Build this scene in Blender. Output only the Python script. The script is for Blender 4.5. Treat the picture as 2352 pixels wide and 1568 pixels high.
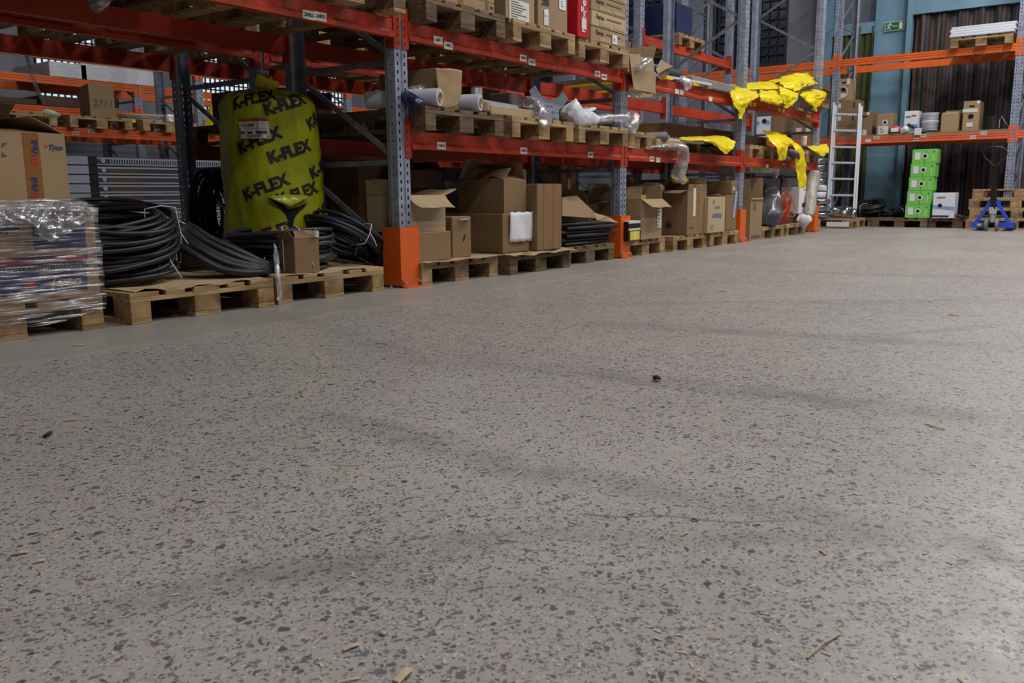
import bpy, bmesh, math, random
from mathutils import Vector, Matrix, noise
random.seed(7)
PI = math.pi
for o in list(bpy.data.objects): bpy.data.objects.remove(o)
C = bpy.context.scene.collection
SC = bpy.context.scene

# ------------------------------------------------------------------ camera
CAM = Vector((-3.8745, -3.6907, 0.5758)); FPX = 1962.0
_yaw, _pit, _rol = 0.9424, -0.1719, -0.0084
_fw = Vector((math.sin(_yaw)*math.cos(_pit), math.cos(_yaw)*math.cos(_pit), math.sin(_pit)))
_r0 = Vector((math.cos(_yaw), -math.sin(_yaw), 0)); _u0 = _r0.cross(_fw)
_rt = _r0*math.cos(_rol)+_u0*math.sin(_rol); _up = -_r0*math.sin(_rol)+_u0*math.cos(_rol)
cd = bpy.data.cameras.new('camera'); co = bpy.data.objects.new('camera', cd); C.objects.link(co)
m = Matrix.Identity(4)
for i in range(3): m[i][0], m[i][1], m[i][2], m[i][3] = _rt[i], _up[i], -_fw[i], CAM[i]
co.matrix_world = m
cd.sensor_width = 36; cd.lens = FPX/2352*36; cd.clip_start = .05; cd.clip_end = 100
cd.dof.use_dof = True; cd.dof.focus_distance = 2.6; cd.dof.aperture_fstop = 9
SC.camera = co
# ------------------------------------------------------------------ world, exposure, lamps
w = bpy.data.worlds.new('world'); SC.world = w; w.use_nodes = True
w.node_tree.nodes['Background'].inputs[0].default_value = (.75, .82, 1, 1)
w.node_tree.nodes['Background'].inputs[1].default_value = .3
SC.view_settings.view_transform = 'Standard'; SC.view_settings.look = 'None'
SC.view_settings.exposure = 0.0; SC.view_settings.gamma = 1; SC.view_settings.use_curve_mapping = False
def lamp(x, y, z, sx, sy, e, col=(1, .975, .95)):
    l = bpy.data.lights.new('ceiling_lamp', 'AREA'); l.shape = 'RECTANGLE'; l.size = sx; l.size_y = sy
    l.energy = e; l.color = col; o = bpy.data.objects.new('ceiling_lamp', l); o.location = (x, y, z); C.objects.link(o)
lamp(-3.2, -4.7, 6.6, 1.3, .5, 125)
for lx, le in ((.9, 105), (4.4, 150), (7.9, 195), (10.0, 130)): lamp(lx, -2.9, 6.6, 1.3, .5, le)
for lx, le in ((-1.0, 90), (3.5, 105), (8.5, 140)): lamp(lx, -7.2, 6.6, 1.3, .5, le)
for lx in (1.5, 5.5, 9.5): lamp(lx, 4.6, 6.6, 1.3, .5, 80, (.92, .96, 1))

def at(u, v, X=None, Y=None, Z=None):
    d = _fw + _rt*((u-1176)/FPX) - _up*((v-784)/FPX)
    if X is not None: t = (X-CAM.x)/d.x
    elif Y is not None: t = (Y-CAM.y)/d.y
    else: t = (Z-CAM.z)/d.z
    return CAM + d*t

# ------------------------------------------------------------------ materials
MATS = {}
def sl(r, g, b):
    f = lambda c: ((c/255+.055)/1.055)**2.4 if c > 10 else c/255/12.92
    return (f(r), f(g), f(b))
def mat(name, col, rough=.6, metal=0, var=0, nscale=8, namt=0, bump=0, bscale=60, col2=None, spec=.5, stretch=None, emit=0, trans=0):
    if name in MATS: return MATS[name]
    m = bpy.data.materials.new(name); m.use_nodes = True; MATS[name] = m
    nt = m.node_tree; N = nt.nodes; L = nt.links; p = N['Principled BSDF']
    p.inputs['Roughness'].default_value = rough; p.inputs['Metallic'].default_value = metal
    p.inputs['Specular IOR Level'].default_value = spec
    c = (*col, 1); p.inputs['Base Color'].default_value = c
    if emit: p.inputs['Emission Color'].default_value = c; p.inputs['Emission Strength'].default_value = emit
    tc = N.new('ShaderNodeTexCoord'); src = tc.outputs['Object']
    oi = N.new('ShaderNodeObjectInfo')
    off = N.new('ShaderNodeVectorMath'); off.operation = 'MULTIPLY_ADD'
    cmb = N.new('ShaderNodeCombineXYZ')
    for k in range(3): L.new(oi.outputs['Random'], cmb.inputs[k])
    off.inputs[1].default_value = (37, 23, 51); L.new(cmb.outputs[0], off.inputs[0]); L.new(src, off.inputs[2]); src = off.outputs[0]
    if stretch:
        mp = N.new('ShaderNodeMapping'); mp.inputs['Scale'].default_value = stretch; L.new(src, mp.inputs[0]); src = mp.outputs[0]
    out = None
    if namt or col2:
        nz = N.new('ShaderNodeTexNoise'); nz.inputs['Scale'].default_value = nscale; nz.inputs['Detail'].default_value = 5
        L.new(src, nz.inputs['Vector'])
        rp = N.new('ShaderNodeValToRGB'); e = rp.color_ramp.elements
        e[0].position = .33; e[1].position = .67
        c2 = col2 or tuple(x*(1-namt) for x in col)
        e[0].color = (*c2, 1); e[1].color = c
        L.new(nz.outputs['Fac'], rp.inputs[0]); out = rp.outputs[0]
    if var:
        hs = N.new('ShaderNodeHueSaturation'); mr = N.new('ShaderNodeMapRange')
        mr.inputs['To Min'].default_value = 1-var; mr.inputs['To Max'].default_value = 1+var
        L.new(oi.outputs['Random'], mr.inputs['Value']); L.new(mr.outputs[0], hs.inputs['Value'])
        if out: L.new(out, hs.inputs['Color'])
        else: hs.inputs['Color'].default_value = c
        out = hs.outputs[0]
    if out: L.new(out, p.inputs['Base Color'])
    if bump:
        nb = N.new('ShaderNodeTexNoise'); nb.inputs['Scale'].default_value = bscale; nb.inputs['Detail'].default_value = 4; L.new(src, nb.inputs['Vector'])
        b = N.new('ShaderNodeBump'); b.inputs['Strength'].default_value = bump; b.inputs['Distance'].default_value = .01
        L.new(nb.outputs['Fac'], b.inputs['Height']); L.new(b.outputs[0], p.inputs['Normal'])
    return m
steel = mat('galvanised_steel', sl(158, 166, 186), .42, .1, .06, 14, .35, .15, 40)
steel_d = mat('brace_steel', sl(146, 150, 160), .4, .4, .08, 12, .4)
red = mat('red_beam_paint', sl(188, 62, 36), .38, 0, .06, 9, .3, .1, 30, spec=.5)
orange = mat('orange_beam_paint', sl(236, 108, 42), .4, 0, .04, 7, .15)
salmon = mat('lit_orange_paint', sl(226, 108, 74), .42, 0, .03, 7, .12)  # orange beam paint as it looks lit, the light mixed into the colour
guard_m = mat('orange_guard_paint', sl(228, 102, 30), .4, 0, .03, 5, .1)
wood = mat('pallet_wood', sl(184, 156, 112), .75, 0, .2, 3.5, .4, .4, 10, stretch=(1, 9, 9), col2=sl(132, 104, 70))
wood_end = mat('block_wood', sl(172, 142, 98), .8, 0, .28, 9, .4, .4, 25, col2=sl(112, 84, 54))
wood_old = mat('weathered_wood', sl(132, 108, 80), .85, 0, .2, 6, .4, .4, 20, stretch=(1, 6, 6), col2=sl(84, 66, 48))
card = mat('cardboard', sl(160, 134, 100), .75, 0, .1, 2.5, .1, .12, 60)
card_d = mat('kraft_cardboard', sl(138, 110, 78), .75, 0, .1, 3, .12, .12, 60)
card_l = mat('pale_cardboard', sl(182, 160, 124), .75, 0, .06, 2.5, .08, .1, 60)
card_in = mat('cardboard_inside', sl(176, 152, 118), .8, 0, .05, 4, .1)
tape = mat('packing_tape', sl(150, 108, 62), .25, 0, .08)
tape_b = mat('printed_brown_tape', sl(140, 96, 44), .3)
paper = mat('white_paper', sl(226, 226, 232), .7, 0, .03)
paper2 = mat('off_white_label', sl(214, 212, 206), .6, 0, .04)
ink = mat('black_ink', sl(26, 26, 30), .6); ink_b = mat('blue_ink', sl(40, 52, 110), .6)
ink_lb = mat('light_blue_ink', sl(88, 116, 160), .6); ink_r = mat('red_ink', sl(190, 44, 40), .6)
ink_g = mat('grey_pencil', sl(90, 84, 76), .7)
hose = mat('black_hose_rubber', sl(33, 33, 36), .46, 0, .08, 20, .2)
hose2 = mat('dark_blue_grey_cable', sl(42, 42, 54), .46, 0, .1, 20, .2)
black = mat('black_plastic', sl(24, 24, 28), .4); dark = mat('dark_void', sl(12, 12, 14), .9)
string = mat('white_string', sl(205, 205, 210), .7)
yel = mat('yellow_film', sl(246, 222, 20), .3, 0, .03, 6, .12, .6, 22)
ygreen = mat('yellow_green_film', sl(166, 170, 20), .27, 0, 0, 5, .22, .7, 14)
alum = mat('aluminium', sl(186, 190, 200), .38, .25, .03)
rad_w = mat('radiator_white', sl(158, 162, 176), .45, 0, .04)
white_p = mat('white_painted_steel_and_lit_rungs', sl(205, 208, 218), .45, 0, .04)
green = mat('bright_green_board', sl(124, 206, 92), .5, 0, .03)
blue_p = mat('blue_paint', sl(44, 84, 205), .35)
rubber = mat('grey_wheel_rubber', sl(120, 116, 108), .6)
teal = mat('teal_paint', sl(112, 150, 172), .55, 0, 0, 3, .15, .2, 8)
redbox = mat('red_carton', sl(190, 18, 38), .4)
navy = mat('navy_film', sl(38, 44, 84), .25, 0, .1, 6, .4, .5, 14)
pipe_g = mat('grey_plastic_pipe', sl(120, 124, 134), .35, 0, .06)
glassblk = mat('daylight_pane', sl(215, 232, 245), .5, emit=.9)
darkpane = mat('unlit_window_pane', sl(52, 58, 74), .25, 0, 0, 5, .5)
gridm = mat('window_grille', sl(34, 36, 44), .6)
orange_h = mat('orange_hose', sl(214, 84, 36), .4)
straw_m = mat('straw', sl(188, 172, 138), .8, 0, .12)
bolt_m = mat('zinc_bolt', sl(190, 200, 210), .25, .8)
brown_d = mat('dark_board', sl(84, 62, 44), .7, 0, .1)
wht_bag = mat('white_plastic_bag', sl(222, 222, 228), .35, 0, 0, 8, .12, .6, 25)
greyfab = mat('grey_sheet', sl(96, 92, 98), .7, 0, .1, 4, .3)
roll_m = mat('stretch_film_roll', sl(196, 200, 210), .22, 0, .04)
yello = mat('yellow_label', sl(225, 205, 40), .5)

def film(name, tint, fac_lo, fac_hi, scale=(6, 6, 60), rough=.12, bump=.8):
    m = bpy.data.materials.new(name); m.use_nodes = True; nt = m.node_tree; N = nt.nodes; L = nt.links
    N.remove(N['Principled BSDF']); out = N['Material Output']
    tr = N.new('ShaderNodeBsdfTransparent'); tr.inputs[0].default_value = (.93, .93, .95, 1)
    gl = N.new('ShaderNodeBsdfGlossy'); gl.inputs['Roughness'].default_value = rough; gl.inputs[0].default_value = (1, 1, 1, 1)
    df = N.new('ShaderNodeBsdfDiffuse'); df.inputs[0].default_value = (*tint, 1)
    tc = N.new('ShaderNodeTexCoord'); mp = N.new('ShaderNodeMapping'); mp.inputs['Scale'].default_value = scale
    mp.inputs['Rotation'].default_value = (0, .25, 0)
    L.new(tc.outputs['Object'], mp.inputs[0])
    nz = N.new('ShaderNodeTexNoise'); nz.inputs['Scale'].default_value = 1; nz.inputs['Detail'].default_value = 4; L.new(mp.outputs[0], nz.inputs['Vector'])
    mr = N.new('ShaderNodeMapRange'); mr.inputs['From Min'].default_value = .47; mr.inputs['From Max'].default_value = .66
    mr.inputs['To Min'].default_value = fac_lo; mr.inputs['To Max'].default_value = fac_hi; L.new(nz.outputs['Fac'], mr.inputs[0])
    bp = N.new('ShaderNodeBump'); bp.inputs['Strength'].default_value = bump; bp.inputs['Distance'].default_value = .01; L.new(nz.outputs['Fac'], bp.inputs['Height'])
    L.new(bp.outputs[0], gl.inputs['Normal'])
    a = N.new('ShaderNodeMixShader'); a.inputs[0].default_value = .5; L.new(gl.outputs[0], a.inputs[1]); L.new(df.outputs[0], a.inputs[2])
    b = N.new('ShaderNodeMixShader'); L.new(mr.outputs[0], b.inputs[0]); L.new(tr.outputs[0], b.inputs[1]); L.new(a.outputs[0], b.inputs[2])
    L.new(b.outputs[0], out.inputs['Surface']); return m
film_w = film('stretch_wrap', (.62, .63, .66), .05, .8, (6, 6, 95), .2, 1.0)  # pale glossy noise streaks paint the highlights into the wrap
film_c = film('clear_crumpled_film', (.66, .66, .7), .3, .9, (28, 28, 28), .15)
film_b = film('bubble_wrap', (.7, .7, .68), .35, .85, (45, 45, 45), .2)
film_k = film('black_stretch_wrap', (.03, .04, .07), .75, 1, (20, 20, 30), .12)

# ------------------------------------------------------------------ mesh helpers
class MB:
    def __init__(s): s.v = []; s.f = []
    def add(s, vs, fs):
        n = len(s.v); s.v += [tuple(x) for x in vs]; s.f += [tuple(i+n for i in f) for f in fs]; return s
    def box(s, x0, x1, y0, y1, z0, z1, M=None):
        vs = [Vector((x, y, z)) for z in (z0, z1) for y in (y0, y1) for x in (x0, x1)]
        if M: vs = [M @ v for v in vs]
        return s.add(vs, [(0, 2, 3, 1), (4, 5, 7, 6), (0, 1, 5, 4), (2, 6, 7, 3), (0, 4, 6, 2), (1, 3, 7, 5)])
    def bar(s, a, b, w, h=None):   # rectangular bar from a to b
        a = Vector(a); b = Vector(b); d = b-a; q = d.to_track_quat('X', 'Z').to_matrix().to_4x4()
        h = h or w; M = Matrix.Translation(a) @ q
        return s.box(0, d.length, -w/2, w/2, -h/2, h/2, M)
    def tube(s, pts, rad, seg=8, closed=False, cap=True, sec=None):
        pts = [Vector(p) for p in pts]; n = len(pts); rings = []; up = Vector((0, 0, 1)); prev = None
        for i, p in enumerate(pts):
            a = pts[(i-1) % n] if (i > 0 or closed) else p; b = pts[(i+1) % n] if (i < n-1 or closed) else p
            t = (b-a).normalized()
            if prev is None:
                x = t.cross(up); x = t.cross(Vector((0, 1, 0))) if x.length < .1 else x
            else: x = prev - t*prev.dot(t)
            x.normalize(); prev = x; y = t.cross(x)
            r = rad[i] if isinstance(rad, (list, tuple)) else rad
            rx, ry = r if isinstance(r, (list, tuple)) else (r, r)
            rings.append([p + x*math.cos(2*PI*k/seg)*rx + y*math.sin(2*PI*k/seg)*ry for k in range(seg)])
        fs = []; m_ = n if closed else n-1
        for i in range(m_):
            for k in range(seg):
                j = (i+1) % n; fs.append((i*seg+k, i*seg+(k+1) % seg, j*seg+(k+1) % seg, j*seg+k))
        if cap and not closed: fs += [tuple(reversed(range(seg))), tuple((n-1)*seg+k for k in range(seg))]
        return s.add([v for r in rings for v in r], fs)
    def lathe(s, prof, seg=20, M=None):   # prof [(r,z)]
        vs = [Vector((r*math.cos(2*PI*k/seg), r*math.sin(2*PI*k/seg), z)) for r, z in prof for k in range(seg)]
        if M: vs = [M @ v for v in vs]
        return s.add(vs, [(i*seg+k, i*seg+(k+1) % seg, (i+1)*seg+(k+1) % seg, (i+1)*seg+k) for i in range(len(prof)-1) for k in range(seg)])
    def prism(s, poly, x0, x1):     # poly in (y,z) extruded along x
        n = len(poly); vs = [(x0, y, z) for y, z in poly]+[(x1, y, z) for y, z in poly]
        return s.add(vs, [tuple(range(n)), tuple(reversed(range(n, 2*n)))]+[(k, k+n, (k+1) % n+n, (k+1) % n) for k in range(n)])
    def grid(s, P, nu, nv, closed_u=False):
        vs = [P(i, j) for j in range(nv+1) for i in range(nu+(0 if closed_u else 1))]; w_ = nu if closed_u else nu+1
        fs = [(j*w_+i, j*w_+(i+1) % w_, (j+1)*w_+(i+1) % w_, (j+1)*w_+i) for j in range(nv) for i in range(nu)]
        return s.add(vs, fs)
    def mesh(s, name, m, smooth=False, bevel=0):
        me = bpy.data.meshes.new(name); me.from_pydata(s.v, [], s.f)
        bm = bmesh.new(); bm.from_mesh(me); bmesh.ops.recalc_face_normals(bm, faces=bm.faces)
        if bevel: bmesh.ops.bevel(bm, geom=list(bm.edges), offset=bevel, segments=1, affect='EDGES')
        bm.to_mesh(me); bm.free()
        if smooth:
            for p in me.polygons: p.use_smooth = True
        me.materials.append(m); return me
    def build(s, name, m, parent=None, smooth=False, bevel=0, loc=None, rot=None, label=None, solid=0):
        return obj(name, s.mesh(name, m, smooth, bevel), parent, loc, rot, label, solid)
def obj(name, me, parent=None, loc=None, rot=None, label=None, solid=0):
    o = bpy.data.objects.new(name, me); C.objects.link(o)
    if parent: o.parent = parent
    if loc: o.location = loc
    if rot: o.rotation_euler = rot
    if label: o['label'] = label
    if solid: md = o.modifiers.new('s', 'SOLIDIFY'); md.thickness = solid; md.offset = 0
    return o
def tag(o, label, cat, group=None, kind=None):
    o['label'] = label; o['category'] = cat
    if group: o['group'] = group
    if kind: o['kind'] = kind
    return o
def thing(name, label, cat, loc=(0, 0, 0), rz=0, group=None):
    o = bpy.data.objects.new(name, None); C.objects.link(o); o.empty_display_size = .1
    o.location = loc; o.rotation_euler = (0, 0, rz); return tag(o, label, cat, group)
def struct(name, mb, m, smooth=False, parent=None):
    o = mb.build(name, m, parent, smooth); 
    if not parent: o['kind'] = 'structure'
    return o
def dup(root, loc=None, rot=None, label=None, group=None, parent=None):
    c = root.copy(); C.objects.link(c)
    if parent: c.parent = parent
    if loc is not None: c.location = loc
    if rot is not None: c.rotation_euler = rot
    if label: c['label'] = label
    if group: c['group'] = group
    for ch in list(root.children): dup(ch, parent=c)
    return c
# lettering: text curve turned into a mesh
TXT = {}
def tmesh(s, size, m, bold=.0, ital=0, sub=False):
    k = (s, size, m.name, bold, ital, sub)
    if k in TXT: return TXT[k]
    cu = bpy.data.curves.new('lettering', 'FONT'); cu.body = s; cu.size = size; cu.align_x = 'CENTER'; cu.align_y = 'CENTER'
    cu.offset = bold*size; cu.shear = ital; cu.resolution_u = 2; cu.extrude = 0
    o = bpy.data.objects.new('lettering', cu); C.objects.link(o)
    dg = bpy.context.evaluated_depsgraph_get(); me = bpy.data.meshes.new_from_object(o.evaluated_get(dg))
    bpy.data.objects.remove(o); bpy.data.curves.remove(cu)
    if sub:
        bm = bmesh.new(); bm.from_mesh(me); bmesh.ops.triangulate(bm, faces=bm.faces)
        for _ in range(2): bmesh.ops.subdivide_edges(bm, edges=[e for e in bm.edges if e.calc_length() > size*.2], cuts=1)
        bm.to_mesh(me); bm.free()
    me.materials.clear(); me.materials.append(m); me.name = 'lettering'; TXT[k] = me; return me
FACE = {'f': Matrix(((1, 0, 0), (0, 0, -1), (0, 1, 0))), 'l': Matrix(((0, 0, -1), (-1, 0, 0), (0, 1, 0))), 't': Matrix.Identity(3)}
def write(s, size, m, parent, face, p, bold=.02, ital=0, rot=0, name='lettering', sx=1):
    o = obj(name, tmesh(s, size, m, bold, ital), parent)
    o.matrix_local = Matrix.Translation(p) @ FACE[face].to_4x4() @ Matrix.Rotation(rot, 4, 'Z') @ Matrix.Diagonal((sx, 1, 1, 1)); return o
def patch(w_, h_, m, parent, face, p, name='label', rot=0, t=.0012, label=None):
    o = MB().box(-w_/2, w_/2, -h_/2, h_/2, 0, t).build(name, m, parent, label=label)
    o.matrix_local = Matrix.Translation(p) @ FACE[face].to_4x4() @ Matrix.Rotation(rot, 4, 'Z'); return o
def lines(parent, n, w_, h_, face_mat=ink_g, t=.002):   # grey rows of small print on a label
    mb = MB()
    for k in range(n):
        y = h_*(.5-(k+.7)/(n+.4)); ww = w_*(.3+.5*random.random())
        mb.box(-w_*.42, -w_*.42+ww, y-h_*.1/n*2, y+h_*.1/n*2, 0, t)
    return mb.build('small_print', face_mat, parent)
def nz(p, s=1.0, a=1.0): return noise.noise_vector(Vector(p)*s)*a
def soft(name, path, radii, m, parent=None, seg=20, amp=.02, sc=9, sub=4, smooth=True, label=None, cap=True):
    # smooth sweep through path, radii (rx, ry), crumpled with noise
    P = [Vector(p) for p in path]; pts = []; rr = []
    R = [r if isinstance(r, tuple) else (r, r) for r in radii]
    for i in range(len(P)-1):
        p0 = P[max(i-1, 0)]; p1 = P[i]; p2 = P[i+1]; p3 = P[min(i+2, len(P)-1)]
        for k in range(sub):
            t = k/sub
            pts.append(.5*((2*p1)+(-p0+p2)*t+(2*p0-5*p1+4*p2-p3)*t*t+(-p0+3*p1-3*p2+p3)*t**3))
            rr.append(tuple(R[i][q]*(1-t)+R[i+1][q]*t for q in (0, 1)))
    pts.append(P[-1]); rr.append(R[-1])
    mb = MB().tube(pts, rr, seg, cap=cap); out = []
    for v in mb.v:
        v = Vector(v); n = nz(v, sc, amp)+nz(v, sc*2.6, amp*.5); out.append(v+n)
    mb.v = [tuple(v) for v in out]; return mb.build(name, m, parent, smooth=smooth, label=label)

# ------------------------------------------------------------------ room
def floor_mat():
    m = bpy.data.materials.new('polished_concrete'); m.use_nodes = True; nt = m.node_tree; N = nt.nodes; L = nt.links
    p = N['Principled BSDF']; tc = N.new('ShaderNodeTexCoord'); src = tc.outputs['Object']
    def math_(op, a, b=None, c=None):
        n = N.new('ShaderNodeMath'); n.operation = op
        for i, x in enumerate((a, b, c)):
            if x is None: continue
            if hasattr(x, 'links'): L.new(x, n.inputs[i])
            else: n.inputs[i].default_value = x
        return n.outputs[0]
    def noise_(s, d=4, r=.5, vec=None):
        n = N.new('ShaderNodeTexNoise'); n.inputs['Scale'].default_value = s; n.inputs['Detail'].default_value = d; n.inputs['Roughness'].default_value = r
        L.new(vec or src, n.inputs['Vector']); return n.outputs['Fac']
    def rng(x, a, b, c=0, d=1):
        n = N.new('ShaderNodeMapRange'); L.new(x, n.inputs[0])
        for i, v in zip((1, 2, 3, 4), (a, b, c, d)): n.inputs[i].default_value = v
        return n.outputs[0]
    def mix(f, a, b):
        n = N.new('ShaderNodeMix'); n.data_type = 'RGBA'
        if hasattr(f, 'links'): L.new(f, n.inputs[0])
        else: n.inputs[0].default_value = f
        for i, x in ((6, a), (7, b)):
            if isinstance(x, tuple): n.inputs[i].default_value = (*x, 1)
            else: L.new(x, n.inputs[i])
        return n.outputs[2]
    big = rng(noise_(1.1, 5), .3, .7)
    base = mix(big, sl(160, 153, 147), sl(174, 167, 160))
    fine = rng(noise_(220, 3, .7), .3, .7); base = mix(math_('MULTIPLY', fine, .35), base, sl(132, 126, 122))
    blot = rng(noise_(9, 5, .6), .55, .75); base = mix(math_('MULTIPLY', blot, .25), base, sl(140, 136, 136))
    sep = N.new('ShaderNodeSeparateXYZ'); L.new(src, sep.inputs[0])
    sy = math_('ADD', sep.outputs['Y'], math_('MULTIPLY', rng(noise_(2.5, 5), 0, 1, -.5, .5), .35))
    smooth_zone = rng(sy, -.62, -.5)
    # stone chips, three sizes
    dens = rng(noise_(.9, 3), .3, .7, .6, 1.15)
    for sc, sel, ed, seed, cols in ((58, .14, .24, 0, ((52, 56, 74), (70, 72, 88), (42, 46, 62), (84, 86, 98), (108, 78, 76), (78, 80, 92))),
                                (105, .27, .2, 5, ((62, 66, 84), (88, 88, 100), (52, 56, 70), (112, 88, 86), (78, 80, 94), (94, 94, 104))),
                                (210, .32, .17, 11, ((72, 74, 88), (98, 96, 102), (62, 64, 78), (190, 184, 174), (114, 98, 94), (124, 120, 120)))):
        dis = N.new('ShaderNodeTexNoise'); dis.inputs['Scale'].default_value = sc*.9; L.new(src, dis.inputs['Vector'])
        va = N.new('ShaderNodeVectorMath'); va.operation = 'MULTIPLY_ADD'; L.new(dis.outputs['Color'], va.inputs[0])
        va.inputs[1].default_value = (.9/sc,)*3
        vb = N.new('ShaderNodeVectorMath'); vb.operation = 'ADD'; vb.inputs[1].default_value = (seed, seed*.7, 0); L.new(src, vb.inputs[0]); L.new(vb.outputs[0], va.inputs[2])
        v = N.new('ShaderNodeTexVoronoi'); v.voronoi_dimensions = '2D'; v.inputs['Scale'].default_value = sc; L.new(va.outputs[0], v.inputs['Vector'])
        ve = N.new('ShaderNodeTexVoronoi'); ve.voronoi_dimensions = '2D'; ve.feature = 'DISTANCE_TO_EDGE'; ve.inputs['Scale'].default_value = sc; L.new(va.outputs[0], ve.inputs['Vector'])
        sc_ = N.new('ShaderNodeSeparateColor'); L.new(v.outputs['Color'], sc_.inputs[0])
        pick = math_('LESS_THAN', sc_.outputs[0], math_('MULTIPLY', dens, sel))
        thr = math_('ADD', math_('MULTIPLY', sc_.outputs[2], .14), ed-.07)
        inside = math_('MULTIPLY', pick, math_('GREATER_THAN', ve.outputs['Distance'], thr))
        rp = N.new('ShaderNodeValToRGB'); rp.color_ramp.interpolation = 'CONSTANT'; e = rp.color_ramp.elements
        while len(e) < 6: e.new(.5)
        for i, c in enumerate(cols): e[i].position = i/6; e[i].color = (*sl(*c), 1)
        L.new(sc_.outputs[1], rp.inputs[0])
        f = math_('MULTIPLY', inside, math_('SUBTRACT', 1, math_('MULTIPLY', smooth_zone, .93)))
        base = mix(math_('MULTIPLY', f, .9), base, rp.outputs[0])
    base = mix(math_('MULTIPLY', smooth_zone, .5), base, mix(big, sl(122, 121, 117), sl(140, 137, 130)))  # cement grey, with some rack-edge shadow painted into the colour
    # edge of the smooth strip
    edge = rng(math_('ABSOLUTE', math_('ADD', sy, .56)), 0, .05, .35, 0); base = mix(edge, base, sl(172, 160, 148))
    # tyre marks: dark bands beside real lines on the floor
    wob = rng(noise_(1.6, 3), 0, 1, -.09, .09)
    def seg(a, b, wd, amt):
        nonlocal base
        dx, dy = b[0]-a[0], b[1]-a[1]; ln = math.hypot(dx, dy); dx /= ln; dy /= ln
        X = math_('SUBTRACT', sep.outputs['X'], a[0]); Y = math_('SUBTRACT', sep.outputs['Y'], a[1])
        al = math_('ADD', math_('MULTIPLY', X, dx), math_('MULTIPLY', Y, dy))
        ac = math_('ADD', math_('ADD', math_('MULTIPLY', X, -dy), math_('MULTIPLY', Y, dx)), wob)
        g = rng(math_('ABSOLUTE', ac), wd*.3, wd, 1, 0)
        e0 = math_('MULTIPLY', rng(al, -.3, .4), rng(al, ln-.4, ln+.3, 1, 0))
        pat = rng(noise_(7, 6, .7), .35, .62)
        base = mix(math_('MULTIPLY', math_('MULTIPLY', math_('MULTIPLY', g, e0), pat), amt), base, sl(84, 80, 82))
    def S(u0, v0, u1, v1, wd, amt):
        a = at(u0, v0, Z=0); b = at(u1, v1, Z=0); seg((a.x, a.y), (b.x, b.y), wd, amt)
    for q in ((1180, 835, 2400, 975, .11, .6), (700, 955, 1300, 1090, .1, .6), (1280, 1085, 2300, 1260, .08, .55), (0, 1430, 1180, 1240, .07, .6),
              (1180, 1240, 2352, 1240, .05, .3), (1250, 700, 2352, 690, .12, .32), (1400, 745, 2352, 800, .12, .5), (1700, 620, 2352, 640, .15, .35), (2000, 770, 2352, 745, .06, .4),
              (750, 1330, 1500, 1390, .05, .35), (2080, 1080, 2352, 990, .07, .35), (300, 620, 1100, 860, .1, .25), (1500, 1330, 2352, 1290, .03, .3)): S(*q)
    L.new(base, p.inputs['Base Color'])
    L.new(rng(noise_(14, 4), .3, .7, .36, .52), p.inputs['Roughness']); p.inputs['Specular IOR Level'].default_value = .45
    b = N.new('ShaderNodeBump'); b.inputs['Strength'].default_value = .12; b.inputs['Distance'].default_value = .004; L.new(noise_(60, 5), b.inputs['Height']); L.new(b.outputs[0], p.inputs['Normal'])
    return m
struct('floor', MB().box(-9, 12.6, -11, 10.8, -.2, 0), floor_mat())
def plaster(name, c1, c2, sc=1.2):
    return mat(name, sl(*c1), .8, 0, 0, sc, 0, .3, 12, col2=sl(*c2))
wallm = plaster('grey_plaster', (128, 130, 142), (92, 94, 106)); wall_l = plaster('light_plaster', (150, 154, 162), (120, 124, 132))
roofm = mat('roof_panels', sl(90, 92, 98), .8)
WX = 12.3; WY = 10.5
def wall_with_holes(name, axis, c, a0, a1, z0, z1, holes, m, th=.3):
    mb = MB(); xs = sorted({a0, a1, *[h[0] for h in holes], *[h[1] for h in holes]}); zs = sorted({z0, z1, *[h[2] for h in holes], *[h[3] for h in holes]})
    for i in range(len(xs)-1):
        for j in range(len(zs)-1):
            cx_, cz_ = (xs[i]+xs[i+1])/2, (zs[j]+zs[j+1])/2
            if any(h[0] < cx_ < h[1] and h[2] < cz_ < h[3] for h in holes): continue
            if axis == 'X': mb.box(c, c+th, xs[i], xs[i+1], zs[j], zs[j+1])
            else: mb.box(xs[i], xs[i+1], c, c+th, zs[j], zs[j+1])
    return struct(name, mb, m)
HE = [(1.79, 3.25, 2.85, 5.2), (4.3, 5.8, 2.85, 5.2), (6.9, 8.4, 2.85, 5.2)]
HS = [(3.0, 4.35, 2.05, 4.2), (5.85, 7.3, 2.05, 4.2), (8.2, 9.7, 2.05, 4.2)]
wall_with_holes('wall_end', 'X', WX, -11, 10.8, 0, 8, HE, wallm)
wall_with_holes('wall_side', 'Y', WY, -9, WX, 0, 8, HS, wall_l)
struct('wall_near', MB().box(-9, WX, -11.2, -11, 0, 8), wallm)
struct('wall_rear', MB().box(-9.2, -9, -11, 10.8, 0, 8), wallm)
struct('ceiling', MB().box(-9.2, 12.6, -11.2, 10.8, 8, 8.2), roofm)
n = 0
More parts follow.
